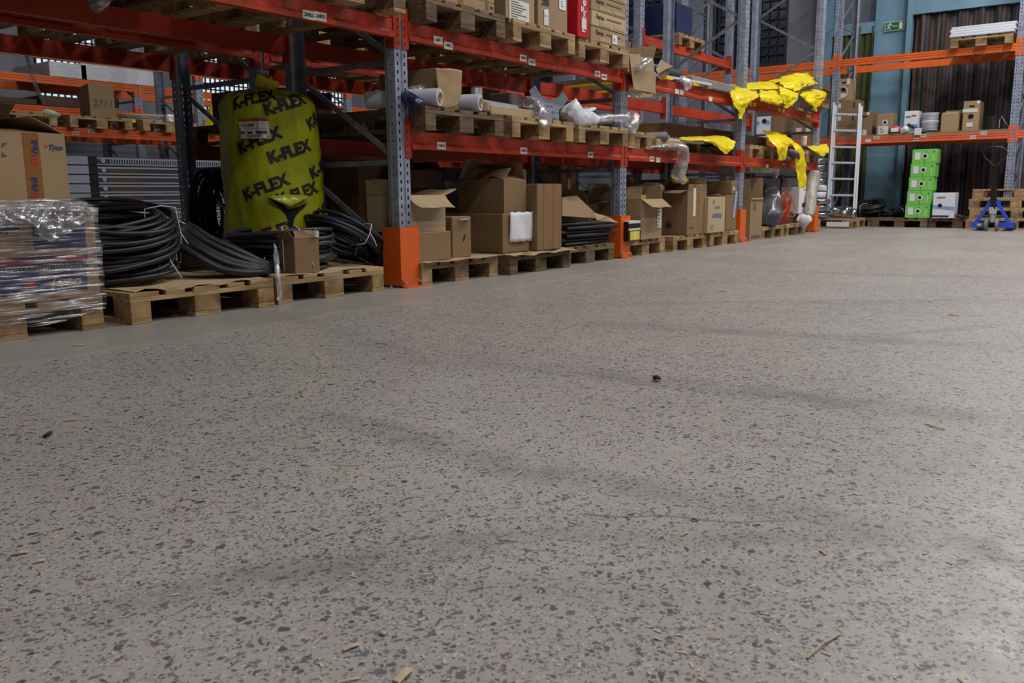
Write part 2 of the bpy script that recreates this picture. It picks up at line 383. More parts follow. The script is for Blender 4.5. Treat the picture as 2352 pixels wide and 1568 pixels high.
for hs, ax in ((HE, 'X'), (HS, 'Y')):
    for a0, a1, z0, z1 in hs:
        n += 1
        def bb(mb, p0, p1, q0, q1, d0, d1):
            if ax == 'X': mb.box(WX+d0, WX+d1, p0, p1, q0, q1)
            else: mb.box(p0, p1, WY+d0, WY+d1, q0, q1)
        fr = MB()
        for p0, p1, q0, q1 in ((a0, a0+.06, z0, z1), (a1-.06, a1, z0, z1), (a0+.06, a1-.06, z0, z0+.06), (a0+.06, a1-.06, z1-.06, z1)): bb(fr, p0, p1, q0, q1, .02, .12)
        f = struct('window_%d' % n, fr, gridm)
        g = MB(); bb(g, a0+.06, a1-.06, z0+.06, z1-.06, .09, .1); struct('window_pane', g, darkpane if ax == 'X' else glassblk, parent=f)
        g = MB(); st = .16 if ax == 'X' else .105; k = a0+.06+st
        while k < a1-.06: bb(g, k-.012, k+.012, z0+.06, z1-.06, .05, .075); k += st
        k = z0+.06+st
        while k < z1-.06: bb(g, a0+.06, a1-.06, k-(.03 if ax == 'X' and abs((k-z0) % .7) < .17 else .012), k+.012, .05, .075); k += st
        struct('window_grille', g, gridm, parent=f)

# teal column with flared foot, exit sign, small column
cb = MB()
prof = [(0, .27, .1), (1.2, .27, .1), (1.5, .3, .14), (1.62, .31, .15), (1.7, .28, .1), (1.95, .27, .1), (5.5, .25, .1)]
for (z0, a, d), (z1, a2, d2) in zip(prof[:-1], prof[1:]):
    x = 12.22
    cb.add([(x-d, -.03-a, z0), (x-d, -.03+a, z0), (x+.05, -.03+a, z0), (x+.05, -.03-a, z0), (x-d2, -.03-a2, z1), (x-d2, -.03+a2, z1), (x+.05, -.03+a2, z1), (x+.05, -.03-a2, z1)],
           [(0, 1, 5, 4), (1, 2, 6, 5), (2, 3, 7, 6), (3, 0, 4, 7)])
cb.box(11.98, 12.28, -.38, -.3, 0, 5.5)
o = cb.build('trim_1', teal); o['kind'] = 'structure'
o = MB().box(12.1, 12.28, .93, 1.16, 0, 6).build('trim_2', teal); o['kind'] = 'structure'
o = MB().box(12.0, 12.28, -8, -.38, 3.42, 3.9).box(12.1, 12.28, .24, .93, 3.22, 3.4).build('trim_3', teal); o['kind'] = 'structure'
pE = at(2055, 60, X=12.1)
es = thing('exit_sign', 'green and white emergency exit sign on the teal column', 'sign', (12.1, pE.y, pE.z), -PI/2)
MB().box(-.155, .155, -.012, 0, -.075, .075).build('panel', mat('sign_border', sl(190, 200, 180), .5), es)
MB().box(-.143, .143, -.015, -.01, -.064, .064).build('green_field', mat('exit_green', sl(10, 100, 66), .5), es)
mb = MB().box(.075, .125, -.018, -.014, -.05, .05)
mb.box(-.03, .05, -.018, -.014, -.004, .004).add([(.03, -.018, .014), (.03, -.018, -.014), (.055, -.018, 0)], [(0, 1, 2)])
mb.build('door_and_arrow', paper, es)
mb = MB().lathe([(0, 0), (.012, 0), (.012, .003), (0, .003)], 10, Matrix.Translation((-.068, -.015, .044)) @ Matrix.Rotation(PI/2, 4, 'X'))
for a, b in (((-.08, .03), (-.092, -.008)), ((-.08, .03), (-.05, .014)), ((-.05, .014), (-.04, .028)), ((-.085, .026), (-.112, .024)), ((-.112, .024), (-.118, .006)), ((-.092, -.008), (-.068, -.024)), ((-.068, -.024), (-.074, -.05)), ((-.092, -.008), (-.1, -.034)), ((-.1, -.034), (-.122, -.036))):
    mb.bar((a[0], -.016, a[1]), (b[0], -.016, b[1]), .004, .011)
mb.build('running_figure', paper, es)

# curtains on the end wall
def stripes():
    m = bpy.data.materials.new('striped_cloth'); m.use_nodes = True; nt = m.node_tree; N = nt.nodes; L = nt.links; p = N['Principled BSDF']
    tc = N.new('ShaderNodeTexCoord'); sp = N.new('ShaderNodeSeparateXYZ'); L.new(tc.outputs['UV'], sp.inputs[0])
    rp = N.new('ShaderNodeValToRGB'); rp.color_ramp.interpolation = 'LINEAR'; e = rp.color_ramp.elements
    cols = [(58, 40, 38), (96, 62, 52), (42, 40, 52), (60, 78, 80), (50, 36, 38), (94, 88, 82), (104, 60, 50), (36, 38, 58), (62, 86, 86), (48, 34, 36)]
    while len(e) < 10: e.new(.5)
    for i, c in enumerate(cols): e[i].position = i/10+.02; e[i].color = (*sl(*[min(255, int(k*1.0)) for k in c]), 1)
    f = N.new('ShaderNodeMath'); f.operation = 'FRACT'; k = N.new('ShaderNodeMath'); k.operation = 'MULTIPLY'; k.inputs[1].default_value = 26
    L.new(sp.outputs[0], k.inputs[0]); L.new(k.outputs[0], f.inputs[0]); L.new(f.outputs[0], rp.inputs[0]); L.new(rp.outputs[0], p.inputs['Base Color'])
    p.inputs['Roughness'].default_value = .85; return m
def curtain(name, y0, y1, x, z0, z1, m, lab, amp=.035):
    nu = 260; nv = 16; mb = MB()
    def P(i, j):
        y = y0+(y1-y0)*i/nu; z = z0+(z1-z0)*j/nv
        return Vector((x+amp*math.sin(y*23+1.2*math.sin(z*1.3))+.02*math.sin(y*57+z)+nz((y, z, 1), 2, .05).x, y, z+(.04*math.sin(y*3) if j == nv else 0)))
    mb.grid(P, nu, nv); me = mb.mesh(name, m, True)
    uv = me.uv_layers.new(name='UVMap')
    for l in me.loops:
        v = me.vertices[l.vertex_index].co; uv.data[l.index].uv = ((v.y-y0)/(y1-y0)*abs(y1-y0)/6, v.z)
    return tag(obj(name, me, solid=.004), lab, 'curtain')
curtain('striped_curtain', -.42, -7, 12.08, .02, 3.5, stripes(), 'tall curtain with brown, blue and teal vertical stripes on the far wall')
curtain('green_curtain', .93, .24, 12.12, .02, 3.3, mat('dark_green_cloth', sl(66, 76, 40), .85, 0, 0, 3, .3), 'dark green curtain left of the teal column behind the ladder', .02)

# ------------------------------------------------------------------ racking
XS = [-2.713+2.8*i for i in range(5)]      # post centres
W2 = .055
def post_mesh(h):
    mb = MB(); cols = [(-.055, 0, -.036, 0, 0), (-.036, 0, -.024, 0, 1), (-.024, 0, -.012, 0, 0), (-.012, 0, -.008, .008, 0), (-.008, .008, .008, .008, 0), (.008, .008, .012, 0, 0), (.012, 0, .024, 0, 0), (.024, 0, .036, 0, 1), (.036, 0, .055, 0, 0)]
    side = [(-.055, 0, -.055, .03, 0), (-.055, .03, -.055, .04, 2), (-.055, .04, -.055, .065, 0), (-.055, .065, -.038, .08, 0), (-.038, .08, -.038, .1, 0),
            (.055, 0, .055, .03, 0), (.055, .03, .055, .04, 2), (.055, .04, .055, .065, 0), (.055, .065, .038, .08, 0), (.038, .08, .038, .1, 0)]
    def q(a, z0, z1): mb.add([(a[0], a[1], z0), (a[2], a[3], z0), (a[2], a[3], z1), (a[0], a[1], z1)], [(0, 1, 2, 3)])
    for a in cols+side:
        if a[4] == 0: q(a, 0, h); continue
        z = .04; prev = 0; hh = .022 if a[4] == 1 else .01
        while z+hh < h: q(a, prev, z); prev = z+hh; z += .05
        q(a, prev, h)
    return mb.mesh('post', steel)
PM = {5.0: post_mesh(5.0), 4.2: post_mesh(4.2)}
def frame(x, y, depth, h, label, rz=0, zig=None, group=None, guard=False):
    t = thing('upright_frame', label, 'rack frame', (x, y, 0), rz, group)
    obj('post', PM[h], t, (0, 0, 0)); obj('post', PM[h], t, (0, depth, 0), (0, 0, PI))
    for yy in (.05, depth-.05): MB().box(-.075, .075, yy-.06, yy+.06, 0, .006).build('foot_plate', steel_d, t)
    a, b = .07, depth-.07; z = .17; k = 0
    zz = zig or 9
    while z < min(h-.6, zz): 
        MB().bar((0, a, z), (0, b, z), .02, .034).build('brace', steel_d, t)
        if z+.6 < h: MB().bar((.0, b, z+.57), (.0, a, z+.03), .02, .03).build('brace', steel_d, t)
        z += .6
    if zig:
        lo = True; zz = z
        while zz+.42 < h:
            MB().bar((0, b if lo else a, zz), (0, a if lo else b, zz+.5), .02, .03).build('brace', steel_d, t); lo = not lo; zz += .5
    return t
BP = [(.0, 0), (.0, -.066), (-.018, -.082), (-.018, -.11), (.03, -.11), (.03, 0)]
BPo = [(-.01, 0), (-.01, -.03), (-.003, -.034), (-.003, -.044), (-.01, -.048), (-.01, -.062), (-.003, -.066), (-.003, -.076), (-.01, -.08), (-.01, -.105), (.035, -.105), (.035, 0)]
def beam(L, loc, rz, m, label, prof=BP, stick=(), group=None):
    # L clear length between posts; origin at the left end, top edge
    t = thing('rack_beam', label, 'rack beam', loc, rz, group)
    bar = MB().prism(prof, .008, L-.008).build('bar', m, t)
    for s, x in ((1, 0), (-1, L)):
        cm = MB().box(min(x-s*.045, x+s*.002), max(x-s*.045, x+s*.002), -.008, -.003, -.165, .075).box(min(x, x+s*.008), max(x, x+s*.008), -.008, .06, -.165, .075)
        c = cm.build('connector', m, t)
        h = MB()
        for k in range(5): h.box(x-s*.026-.004, x-s*.026+.004, -.0088, -.0078, -.145+k*.045, -.128+k*.045)
        h.build('slot_pattern', dark, c)
    for it in stick:
        u, s, dz = it[:3]; mm = it[3] if len(it) > 3 else paper2
        y0 = prof[1][0] if dz > -.07 else -.018
        if prof is BPo: y0 = -.01
        st = patch(.085, .045, mm, t, 'f', (u, y0-.0005, dz), 'sticker')
        if s: write(s, .026, ink, st, 't', (0, 0, .002), .03)
    return t
CL = 2.8-2*W2-.004
hgt = .96; hg2 = 1.603
def row(x0i, x1i, y, depth, names, levels, m, mats_top=None, facing_rear=True):
    pass
fl = {1: 'tall grey upright frame behind the leftmost large orange guard', 2: 'grey upright frame at the second orange guard from the left', 3: 'grey upright frame at the third orange guard, yellow bags beside it', 4: 'grey upright frame ending the front row, at the far orange guard', 0: 'grey upright frame at the near end of the front row'}
for i, x in enumerate(XS): frame(x, 0, 1.0, 5.0, fl[i], zig=(1.9 if i >= 3 else None))
fb = {0: 'near end upright frame of the second back-to-back row', 1: 'black-shadowed upright frame rising left of the yellow-green bag', 2: 'second-row upright frame seen behind the film rolls shelf', 3: 'second-row upright frame behind the hanging cardboard flap', 4: 'second-row end upright frame with crossed braces above the shelves'}
for i, x in enumerate(XS): frame(x, 1.3, 1.0, 5.0, fb[i], zig=(1.9 if i >= 3 else None))
bayname = ['bay left of the large orange guard', 'bay between the first two orange guards', 'bay between second and third orange guards', 'far bay before the aisle end']
stk2 = {0: [(2.02, '208E3', -.085), (2.1, '208F3', -.08)], 1: [(.27, '108F1', -.075), (.37, '108D1', -.095), (1.2, '108F2', -.075), (1.31, '108D2', -.09), (2.25, '108F3', -.075), (2.36, '108D3', -.09)],
        2: [(.95, '', -.085), (1.05, '', -.085), (1.75, '', -.09)], 3: [(.12, '', -.05, yello), (.25, '', -.05, yello), (1.1, '', -.05, yello), (1.25, '', -.05, yello), (2.2, '', -.05, yello), (2.3, '', -.05, yello)]}
stk1 = {1: [(.28, '108A1', -.08), (1.2, '108A2', -.08), (2.15, '108A3', -.08)], 2: [(.45, '107A1', -.085), (.58, '', -.09)], 3: [(.7, '', -.09), (1.35, '', -.06)]}
for i in range(4):
    x = XS[i]+W2+.002
    beam(CL, (x, 0, hg2), 0, red, 'red upper shelf beam facing the aisle, '+bayname[i], stick=stk2[i])
    beam(CL, (x+CL, 1.0, hg2), PI, red, 'red upper beam on the back of the front row, '+bayname[i])
    for y, r, s in ((1.3, 0, 'front'), (2.3, PI, 'back')):
        z = hg2 if i < 3 else 2.43
        beam(CL, (x+(CL if r else 0), y, z), r, red, 'red upper %s beam of the second row, %s' % (s, bayname[i]))
    if i:
        beam(CL, (x, 0, hgt), 0, red, 'red lower shelf beam facing the aisle, '+bayname[i], stick=stk1[i])
        beam(CL, (x+CL, 1.0, hgt), PI, red, 'red lower beam on the back of the front row, '+bayname[i])
        for y, r, s in ((1.3, 0, 'front'), (2.3, PI, 'back')):
            beam(CL, (x+(CL if r else 0), y, hgt), r, red, 'red lower %s beam of the second row, %s' % (s, bayname[i]))
# rows C and D beyond the second aisle, seen through the shelves
XC = [.7, 3.5, 6.3, 9.1]
for i, x in enumerate(XC):
    frame(x, 6.97, 1.0, 4.2, ['light grey frame of the third row, far left', 'light grey third-row frame left of the yellow-green bag', 'light grey third-row frame seen right of the bag', 'light grey third-row frame deep behind the cartons'][i])
    frame(x, 8.5, 1.0, 4.2, ['frame of the fourth row, far left behind', 'dark fourth-row frame behind the marked carton', 'fourth-row frame before the bright windows', 'fourth-row frame deep in the far corner'][i])
for i in range(3):
    x = XC[i]+W2+.002; nm = ['left', 'middle', 'right'][i]
    for y, r, s in ((6.97, 0, 'front'), (7.97, PI, 'back'), (8.5, 0, 'front'), (9.5, PI, 'back')):
        rw = 'third' if y < 8 else 'fourth'
        for z, lv in ((1.41 if y < 8 else 1.8, 'lower'), (2.3 if y < 8 else 2.2, 'upper')):
            if y == 7.97 and z > 2: continue
            st = ()
            if y == 6.97 and z < 2: st = {0: [(1.15, '209F2', -.03), (.95, '209A2', -.065), (2.55, '209A3', -.08), (2.68, '209F3', -.03), (-.0+.3, '209F1', -.03)], 1: [], 2: []}[i]
            beam(CL, (x+(CL if r else 0), y, z), r, orange, 'bright orange %s %s beam of the %s row, %s bay' % (lv, s, rw, nm), BPo, st)
# rack along the far wall (faces -X)
YE = [3.1, .44, -2.116, -4.75]
for i, y in enumerate(YE):
    frame(10.72, y, 1.0, 5.0, ['perforated frame of the far cross rack, behind the crossed braces', 'perforated frame of the far cross rack beside the ladder', 'perforated frame of the far cross rack beside the pallet truck', 'frame of the far cross rack beyond the right edge'][i], -PI/2)
for i in range(3):
    L_ = YE[i]-YE[i+1]-2*W2-.004; nm = ['behind the front row end', 'above the ladder and green boxes', 'at the right edge'][i]
    for z, lv, mm in ((1.41, 'lower', salmon), (2.63, 'upper', orange)):
        st = [(.62, 'A058F1', -.02), (.5, '', -.06), (1.3, 'A058F2', -.02), (1.2, 'A058A2', -.07), (1.98, 'A058A3', -.07), (2.12, 'A058F3', -.02)] if (i == 1 and z < 2) else ()
        beam(L_, (10.72, YE[i]-W2-.002, z), -PI/2, mm, 'orange %s front beam of the far cross rack, %s' % (lv, nm), BPo, st)
        beam(L_, (11.72, YE[i+1]+W2+.002, z), PI/2, orange, 'orange %s back beam of the far cross rack, %s' % (lv, nm), BPo)
tag(MB().box(10.72, 11.7, YE[1]-2.5, YE[1]-.07, 1.412, 1.44).build('shelf_board', mat('dusty_board', sl(128, 128, 104), .8, 0, 0, 4, .2)), 'dusty grey-green shelf board under the cable cartons on the far rack', 'shelf')

# orange column guards
def guard(i, label):
    t = thing('column_guard', label, 'column guard', (XS[i]-.087, -.032, 0), 0)
    h = .372; mb = MB().box(0, .174, 0, .005, .012, h).box(0, .005, .005, .15, .012, h).box(.169, .174, .005, .15, .012, h)
    mb.build('shield', guard_m, t)
    fm = MB().box(.008, .178, -.008, 0, 0, .05).box(.008, .2, -.045, 0, 0, .006); fm.build('foot_bracket', guard_m, t)
    for x, y, z, rx in ((.02, -.008, .034, PI/2), (.155, -.008, .034, PI/2), (.06, -.028, .006, 0), (.165, -.022, .006, 0), (-.03, .06, 0, 0)):
        MB().lathe([(0, 0), (.011, 0), (.011, .008), (.006, .009), (.006, .018), (0, .018)], 8).build('bolt', bolt_m, t, loc=(x, y, z), rot=(rx, 0, 0))
    return t
guard(1, 'large bright orange steel column guard, nearest of the four'); guard(2, 'orange steel column guard partly under a cardboard flap')
guard(3, 'orange steel column guard between cartons and the tall narrow carton'); guard(4, 'farthest orange steel column guard, beside the wrapped roll')
for x, y in ((XS[1], 2.3),):
    tag(MB().box(x-.087, x+.087, y+.03, y+.035, 0, .37).box(x-.087, x-.082, y-.1, y+.03, 0, .37).box(x+.082, x+.087, y-.1, y+.03, 0, .37).build('column_guard', guard_m), 'shaded orange guard glimpsed behind the black hose coils', 'column guard')
tag(MB().box(10.72, 11.7, .52, 3.0, 1.412, 1.44).build('shelf_board', mat('dusty_board', sl(128, 128, 104))), 'shelf board of the far rack left bay under the picture-printed carton', 'shelf')

# ------------------------------------------------------------------ pallets
def rbox(x0, x1, y0, y1, z0, z1): return MB().box(x0, x1, y0, y1, z0, z1)
def make_pallet(mw, me_):
    t = thing('pallet', 'x', 'pallet')
    for x, w_ in ((-.3275, .145), (-.17, .1), (0, .145), (.17, .1), (.3275, .145)):
        obj('deck_board', rbox(-w_/2, w_/2, -.6, .6, 0, .022).mesh('deck_board', mw, bevel=.0015), t, (x, 0, .122))
    sb = rbox(-.4, .4, -.0725, .0725, 0, .022).mesh('stringer_board', mw, bevel=.0015)
    for y in (-.5275, 0, .5275): obj('stringer_board', sb, t, (0, y, .1))
    b1 = rbox(-.05, .05, -.0725, .0725, 0, .078).mesh('block', me_, bevel=.003); b2 = rbox(-.0725, .0725, -.0725, .0725, 0, .078).mesh('block', me_, bevel=.003)
    for y in (-.5275, 0, .5275):
        for x, b in ((-.35, b1), (0, b2), (.35, b1)): obj('block', b, t, (x, y, .022))
    for x, w_ in ((-.35, .1), (0, .145), (.35, .1)):
        obj('bottom_board', rbox(-w_/2, w_/2, -.6, .6, 0, .022).mesh('bottom_board', mw, bevel=.0015), t, (x, 0, 0))
    return t
PAL = [make_pallet(wood, wood_end), make_pallet(wood_old, wood_old)]
used = [False, False]
def pallet(x, y, z, label, rz=0, kind=0, group=None, flip=False):
    # x = centre, y = front edge for rz 0
    loc = Vector((x, y, z)) + Matrix.Rotation(rz, 3, 'Z') @ Vector((0, .6, 0))
    rot = (0, 0, rz)
    if flip: loc.z += .144; rot = (PI, 0, rz)
    p = PAL[kind] if not used[kind] else dup(PAL[kind]); used[kind] = True
    p.location = loc; p.rotation_euler = rot; p['label'] = label
    if group: p['group'] = group
    elif 'group' in p: del p['group']
    return p
PZ = .144
# floor of the front row
pallet(-2.3, -.02, 0, 'pallet under the film-wrapped printed cartons at the left edge')
pallet(-1.39, -.05, 0, 'pallet carrying thick black hose coils, leftmost uncovered pallet')
pallet(-.55, -.03, 0, 'pallet with small open carton and dark cable coils')
pallet(.56, -.06, 0, 'pallet just right of the large orange guard under cartons', .0)
pallet(1.42, -.12, 0, 'worn pallet under the two tall cartons with cardboard sheet', .0, 1)
pallet(2.27, -.04, 0, 'old grey-brown pallet under the dark tubes', .0, 1)
for x, y, k, s in ((3.3, -.02, 0, 'floor pallet under carton with yellow battery pack'), (4.2, -.06, 0, 'floor pallet under the big carton with blue print'), (5.05, -.08, 0, 'floor pallet under the carton with pale blue lettering'),
                (6.75, -.02, 0, 'floor pallet under the dark grey sack'), (7.65, -.02, 0, 'floor pallet under the red box and orange hose')):
    pallet(x, y, 0, s, 0, k)
pallet(9.25, .25, 0, 'small light pallet beyond the farthest orange guard')
# level 1
for x, k, s in ((.55, 1, 'grey pallet on the lower shelf under film rolls'), (1.45, 0, 'pallet on the lower shelf under the perforated channels'), (2.33, 0, 'pallet on the lower shelf under the white plastic bag')):
    pallet(x, -.13, hgt, s, 0, k)
pallet(3.35, -.02, hgt, 'lower shelf pallet behind the second guard post'); pallet(4.35, .1, hgt, 'lower shelf pallet under the long brown carton and yellow film')
pallet(6.3, .0, hgt, 'lower shelf pallet left of the hanging yellow film'); pallet(8.0, -.02, hgt, 'lower shelf pallet at the end of the front row')
# level 2
for x, y, k, s in ((-2.3, -.15, 1, 'upper shelf pallet seen from below at the top left edge'), (-1.4, -.1, 1, 'upper shelf pallet seen from below, middle of the left bay'), (-.42, -.15, 0, 'upper shelf pallet overhanging just left of the tall grey post'),
                (.58, -.13, 1, 'upper shelf pallet under the long flat cartons'), (1.47, -.13, 0, 'upper shelf pallet under the two label-fronted cartons'), (2.37, -.1, 0, 'upper shelf pallet under the red carton and stacked flat cartons')):
    pallet(x, y, hg2, s, 0, k)
gB = 'pallets on the shelves of the second row'
for x, s in ((-2.2, 'at the top left edge'), (-1.3, 'above the marked carton'), (-.4, 'above the yellow-green bag'), (.6, 'behind the torn carton'), (1.5, 'behind the steel profiles'), (2.4, 'behind the metal elbow')): pallet(x, 1.22, hg2, 'shaded pallet on the upper shelf of the second row, '+s, 0, 0, gB)
for x, s in ((.6, 'right of the bag'), (1.5, 'behind the film rolls'), (2.35, 'behind the white bag'), (3.7, 'behind the grey foam tube'), (4.7, 'behind the long brown carton'), (6.4, 'behind the far bay cartons')): pallet(x, 1.22, hgt, 'dark pallet on the lower shelf of the second row, '+s, 0, 1, 'dark pallets low in the second row')
pallet(5.2, 1.25, hg2, 'second-row upper pallet behind the hanging cardboard flap')
pallet(7.0, 1.25, 2.43, 'pallet high in the second row under navy film')
pallet(7.6, 1.25, hgt, 'second-row pallet at the far end')
# rack C level 1
for k, (x, s) in enumerate(((1.05, 'third-row pallet under the small green and white bag'), (2.0, 'third-row pallet carrying the marked carton'), (2.95, 'third-row pallet under the coil of grey cable'), (4.0, 'third-row pallet behind the yellow-green bag'))):
    pallet(x, 6.86, 1.41, s)

# ------------------------------------------------------------------ cartons
def carton(name, label, x0, x1, y0, d, z0, h, m=card, rz=0, flaps=None, tapes=(), group=None, cat='carton', seam=True, loc=None, closed=True, noinside=False):
    # front face (-Y) from x0 to x1 at y0; flaps {side: (angle, length)}: 0 shut, 90 upright, 180 flat outward
    w_ = x1-x0; t = thing(name, label, cat, loc or (x0, y0, z0), rz, group)
    th = .004
    if flaps:
        mb = MB().box(0, w_, 0, th, 0, h).box(0, w_, d-th, d, 0, h).box(0, th, th, d-th, 0, h).box(w_-th, w_, th, d-th, 0, h).box(th, w_-th, th, d-th, 0, th)
        mb.build('body', m, t)
        for sd, q in flaps.items():
            ang, ln = q[0], q[1]; k = q[2] if len(q) > 2 else 0
            a = math.radians(ang)
            L_ = w_ if sd in 'fb' else d; nx = 6; f = MB()
            def P(i, j, L_=L_, ln=ln, k=k):
                u = (i/nx-.5)*(L_-.006); v = ln*j/4; taper = 1-.06*j/4
                return Vector((u*taper, v, k*v*v*2+.004*math.sin(i*1.7+j)*j/4))
            f.grid(P, nx, 4); o = f.build('flap', card_in if m is card_l else m, t, solid=.004)
            base = {'f': (w_/2, 0, h), 'b': (w_/2, d, h), 'l': (0, d/2, h), 'r': (w_, d/2, h)}[sd]
            rzz = {'f': 0, 'b': PI, 'l': -PI/2, 'r': PI/2}[sd]
            o.matrix_local = Matrix.Translation(base) @ Matrix.Rotation(rzz, 4, 'Z') @ Matrix.Rotation(a, 4, 'X')
    else:
        mb = MB(); nx = 5; j = .003
        mb.box(0, w_, 0, d, 0, h)
        me = mb.mesh('body', m, bevel=.004); obj('body', me, t)
        if seam: MB().box(.004, w_-.004, d/2-.001, d/2+.001, h, h+.0015).build('seam', dark, t)
    for tp in tapes:   # (side, x centre, width, top z, bottom z)
        sd, c_, tw, za, zb = tp[:5]; mm = tp[5] if len(tp) > 5 else tape
        tb = MB()
        if sd == 'f': tb.box(c_-tw/2, c_+tw/2, -.0015, 0, zb, za)
        if sd == 'fh': tb.box(0, w_, -.0015, 0, za-tw/2, za+tw/2)
        if sd == 'l': tb.box(-.0015, 0, c_-tw/2, c_+tw/2, zb, za)
        tb.build('tape', mm, t)
    return t
def pc(name, label, u0, u1, vb, vt, Y, d, z0=None, hh=None, **kw):
    um = (u0+u1)/2; a = at(u0, vb, Y=Y); b = at(u1, vb, Y=Y); zb = at(um, vb, Y=Y).z if z0 is None else z0
    zt = at(um, vt, Y=Y).z
    if hh: zt = zb+hh
    return carton(name, label, a.x, b.x, Y, d, zb, zt-zb, **kw)
def pe(name, label, u0, u1, vb, vt, X, d, z0=None, hh=None, **kw):   # far rack: front faces -X
    um = (u0+u1)/2; a = at(u0, vb, X=X); b = at(u1, vb, X=X); zb = at(um, vb, X=X).z if z0 is None else z0
    zt = zb+hh if hh else at(um, vt, X=X).z; w_ = a.y-b.y
    return carton(name, label, 0, w_, 0, d, 0, zt-zb, loc=(X, a.y, zb), rz=-PI/2, **kw)
def dims(t):
    b = [c for c in t.children if c.name.startswith('body')][0].data.vertices
    return max(v.co.x for v in b), max(v.co.y for v in b), max(v.co.z for v in b)

def sheet(name, label, rows, m, amp=.02, sc=9, n=9, cat='bag', th=.003):
    # rows of (u, v, Y) guide points spanning a draped piece of film
    R = [[at(u, v, Y=y) for u, v, y in r] for r in rows]
    def cr(P, t):
        k = min(int(t), len(P)-2); f = t-k; p0, p1, p2, p3 = P[max(k-1, 0)], P[k], P[k+1], P[min(k+2, len(P)-1)]
        return .5*((2*p1)+(-p0+p2)*f+(2*p0-5*p1+4*p2-p3)*f*f+(-p0+3*p1-3*p2+p3)*f**3)
    nu, nv = (len(R[0])-1)*n, (len(R)-1)*n
    def P(i, j):
        q = cr([cr(r, i/n) for r in R], j/n); a = nz(q, sc); b = nz(q, sc*2.3); c = nz(q, sc*.45)
        rid = (1-abs(a.x)*2.2)*amp+(1-abs(b.y)*2.2)*amp*.5
        return q+Vector((a.z*amp*.5, -rid-abs(c.x)*amp, b.x*amp*.4+c.z*amp*.3))
    o = MB().grid(P, nu, nv).build(name, m, smooth=True, solid=th); return tag(o, label, cat)
# --- left edge: film-wrapped printed cartons and tall carton
wr = carton('wrapped_carton_stack', 'film-wrapped pallet load of blue and red printed cartons, left edge', -2.72, -1.905, -.02, 1.16, PZ, .385, card, cat='wrapped load', seam=False)
w_ = .815
def bnd(x0, x1, z0, z1, m, nm='printed_band'): return MB().box(x0, x1, -.0015, 0, z0, z1).build(nm, m, wr)
navy_i = mat('navy_print', sl(42, 46, 92), .5); red_i = mat('red_print', sl(168, 44, 44), .5)
bnd(.0, .76, .035, .16, navy_i); bnd(.0, .77, .178, .19, navy_i); bnd(.0, .77, .162, .178, red_i)
bnd(.55, .77, .215, .315, navy_i); bnd(.23, .5, .30, .32, navy_i)
write('ЭЛЕКТРОМОНТАЖНЫЕ ИЗДЕЛИЯ', .03, mat('faded_gold_print', sl(150, 134, 116), .6), wr, 'f', (.52, -.003, .14), .0)
write('Tyco', .07, mat('gold_print', sl(176, 150, 106), .6), wr, 'f', (.66, -.003, .075), .03, .2)
MB().box(.5, .54, -.003, -.0015, .06, .1).build('logo_square', red_i, wr)
write('tyco', .025, red_i, wr, 'f', (.62, -.003, .022), .01)
for k in range(9): MB().box(.26+k*.024, .262+k*.024, -.003, -.0015, .285, .325).build('drawn_coil', ink_b, wr)
# film shell
mb = MB(); 
def FP(i, j):
    nu = 120; s = i/nu*4; k = int(s) % 4; f = s-int(s)
    x0, x1, y0, y1 = -.012, w_+.012, -.014, 1.17
    p = [(x0+(x1-x0)*f, y0), (x1, y0+(y1-y0)*f), (x1-(x1-x0)*f, y1), (x0, y1-(y1-y0)*f)][k]
    z = -.075+j/24*.5
    sh = max(0, z-.385); n = nz((p[0], p[1]*.7, z*3), 5, .011)
    fl_ = .014*max(0, math.sin(z*23))*(1 if z < .05 else .3)
    return Vector((p[0]+n.x+(-sh*1.4 if p[0] > .4 else sh*1.4), p[1]+n.y-fl_*(1 if p[1] < .1 else 0)+sh*1.2*(1 if p[1] < .1 else 0), z+n.z+.02*math.sin(p[0]*9)*(1 if j == 0 else 0)))
mb.grid(FP, 120, 24, True); mb.build('film', film_w, wr, smooth=True)
ct = sheet('film_top', '', [[(-30, 470, .25), (60, 466, .25), (130, 464, .25), (190, 466, .2)], [(-30, 492, .0), (60, 478, .0), (130, 474, .0), (197, 476, .0)], [(-30, 506, -.035), (50, 512, -.05), (120, 500, -.05), (204, 490, -.03)], [(-30, 522, -.04), (60, 518, -.04), (112, 552, -.06), (206, 500, -.035)]], film_c, .03, 22, 16)
del ct['category']; del ct['label']; ct.parent = wr; ct.matrix_parent_inverse = Matrix.Translation(-wr.location)
ty = carton('large_carton', 'tall brown carton with printed brown tape standing on the wrapped load', -2.36, at(163, 470, Y=.3).x, .3, .7, .53, .325, card, flaps={'f': (8, .2), 'b': (28, .34), 'r': (30, .15)}, tapes=(('f', .25, .07, .325, 0, tape_b),))
w2, d2, h2 = dims(ty); ox = w2
def tx(u, v): p = at(u, v, Y=.3); return (p.x-ty.location.x, -.003, p.z-.53)
for s, v, mm in (('RU', 366, ink_r), ('Vinil', 340, ink_b), ('RU', 453, ink_r), ('Vinil', 425, ink_b)):
    write(s, .04, mm, ty, 'f', tx(80, v), .03, 0, PI/2)
for c in ty.children:
    if c.name.startswith('tape'): c.location.x = tx(78, 400)[0]-.25
write('Tyco', .032, ink_b, ty, 'f', tx(126, 339), .03, .3); write('tt', .02, ink_r, ty, 'f', tx(105, 335), .03)
for q in ((6, 330, 6, 338), (6, 329, 15, 329), (6, 350, 6, 357), (6, 357, 15, 357)):
    a, b = tx(q[0], q[1]), tx(q[2], q[3]); MB().bar(a, b, .003).build('print_mark', ink_g, ty)
a = tx(38, 470); write('↑↑', .03, ink_r, ty, 'f', a, .01)

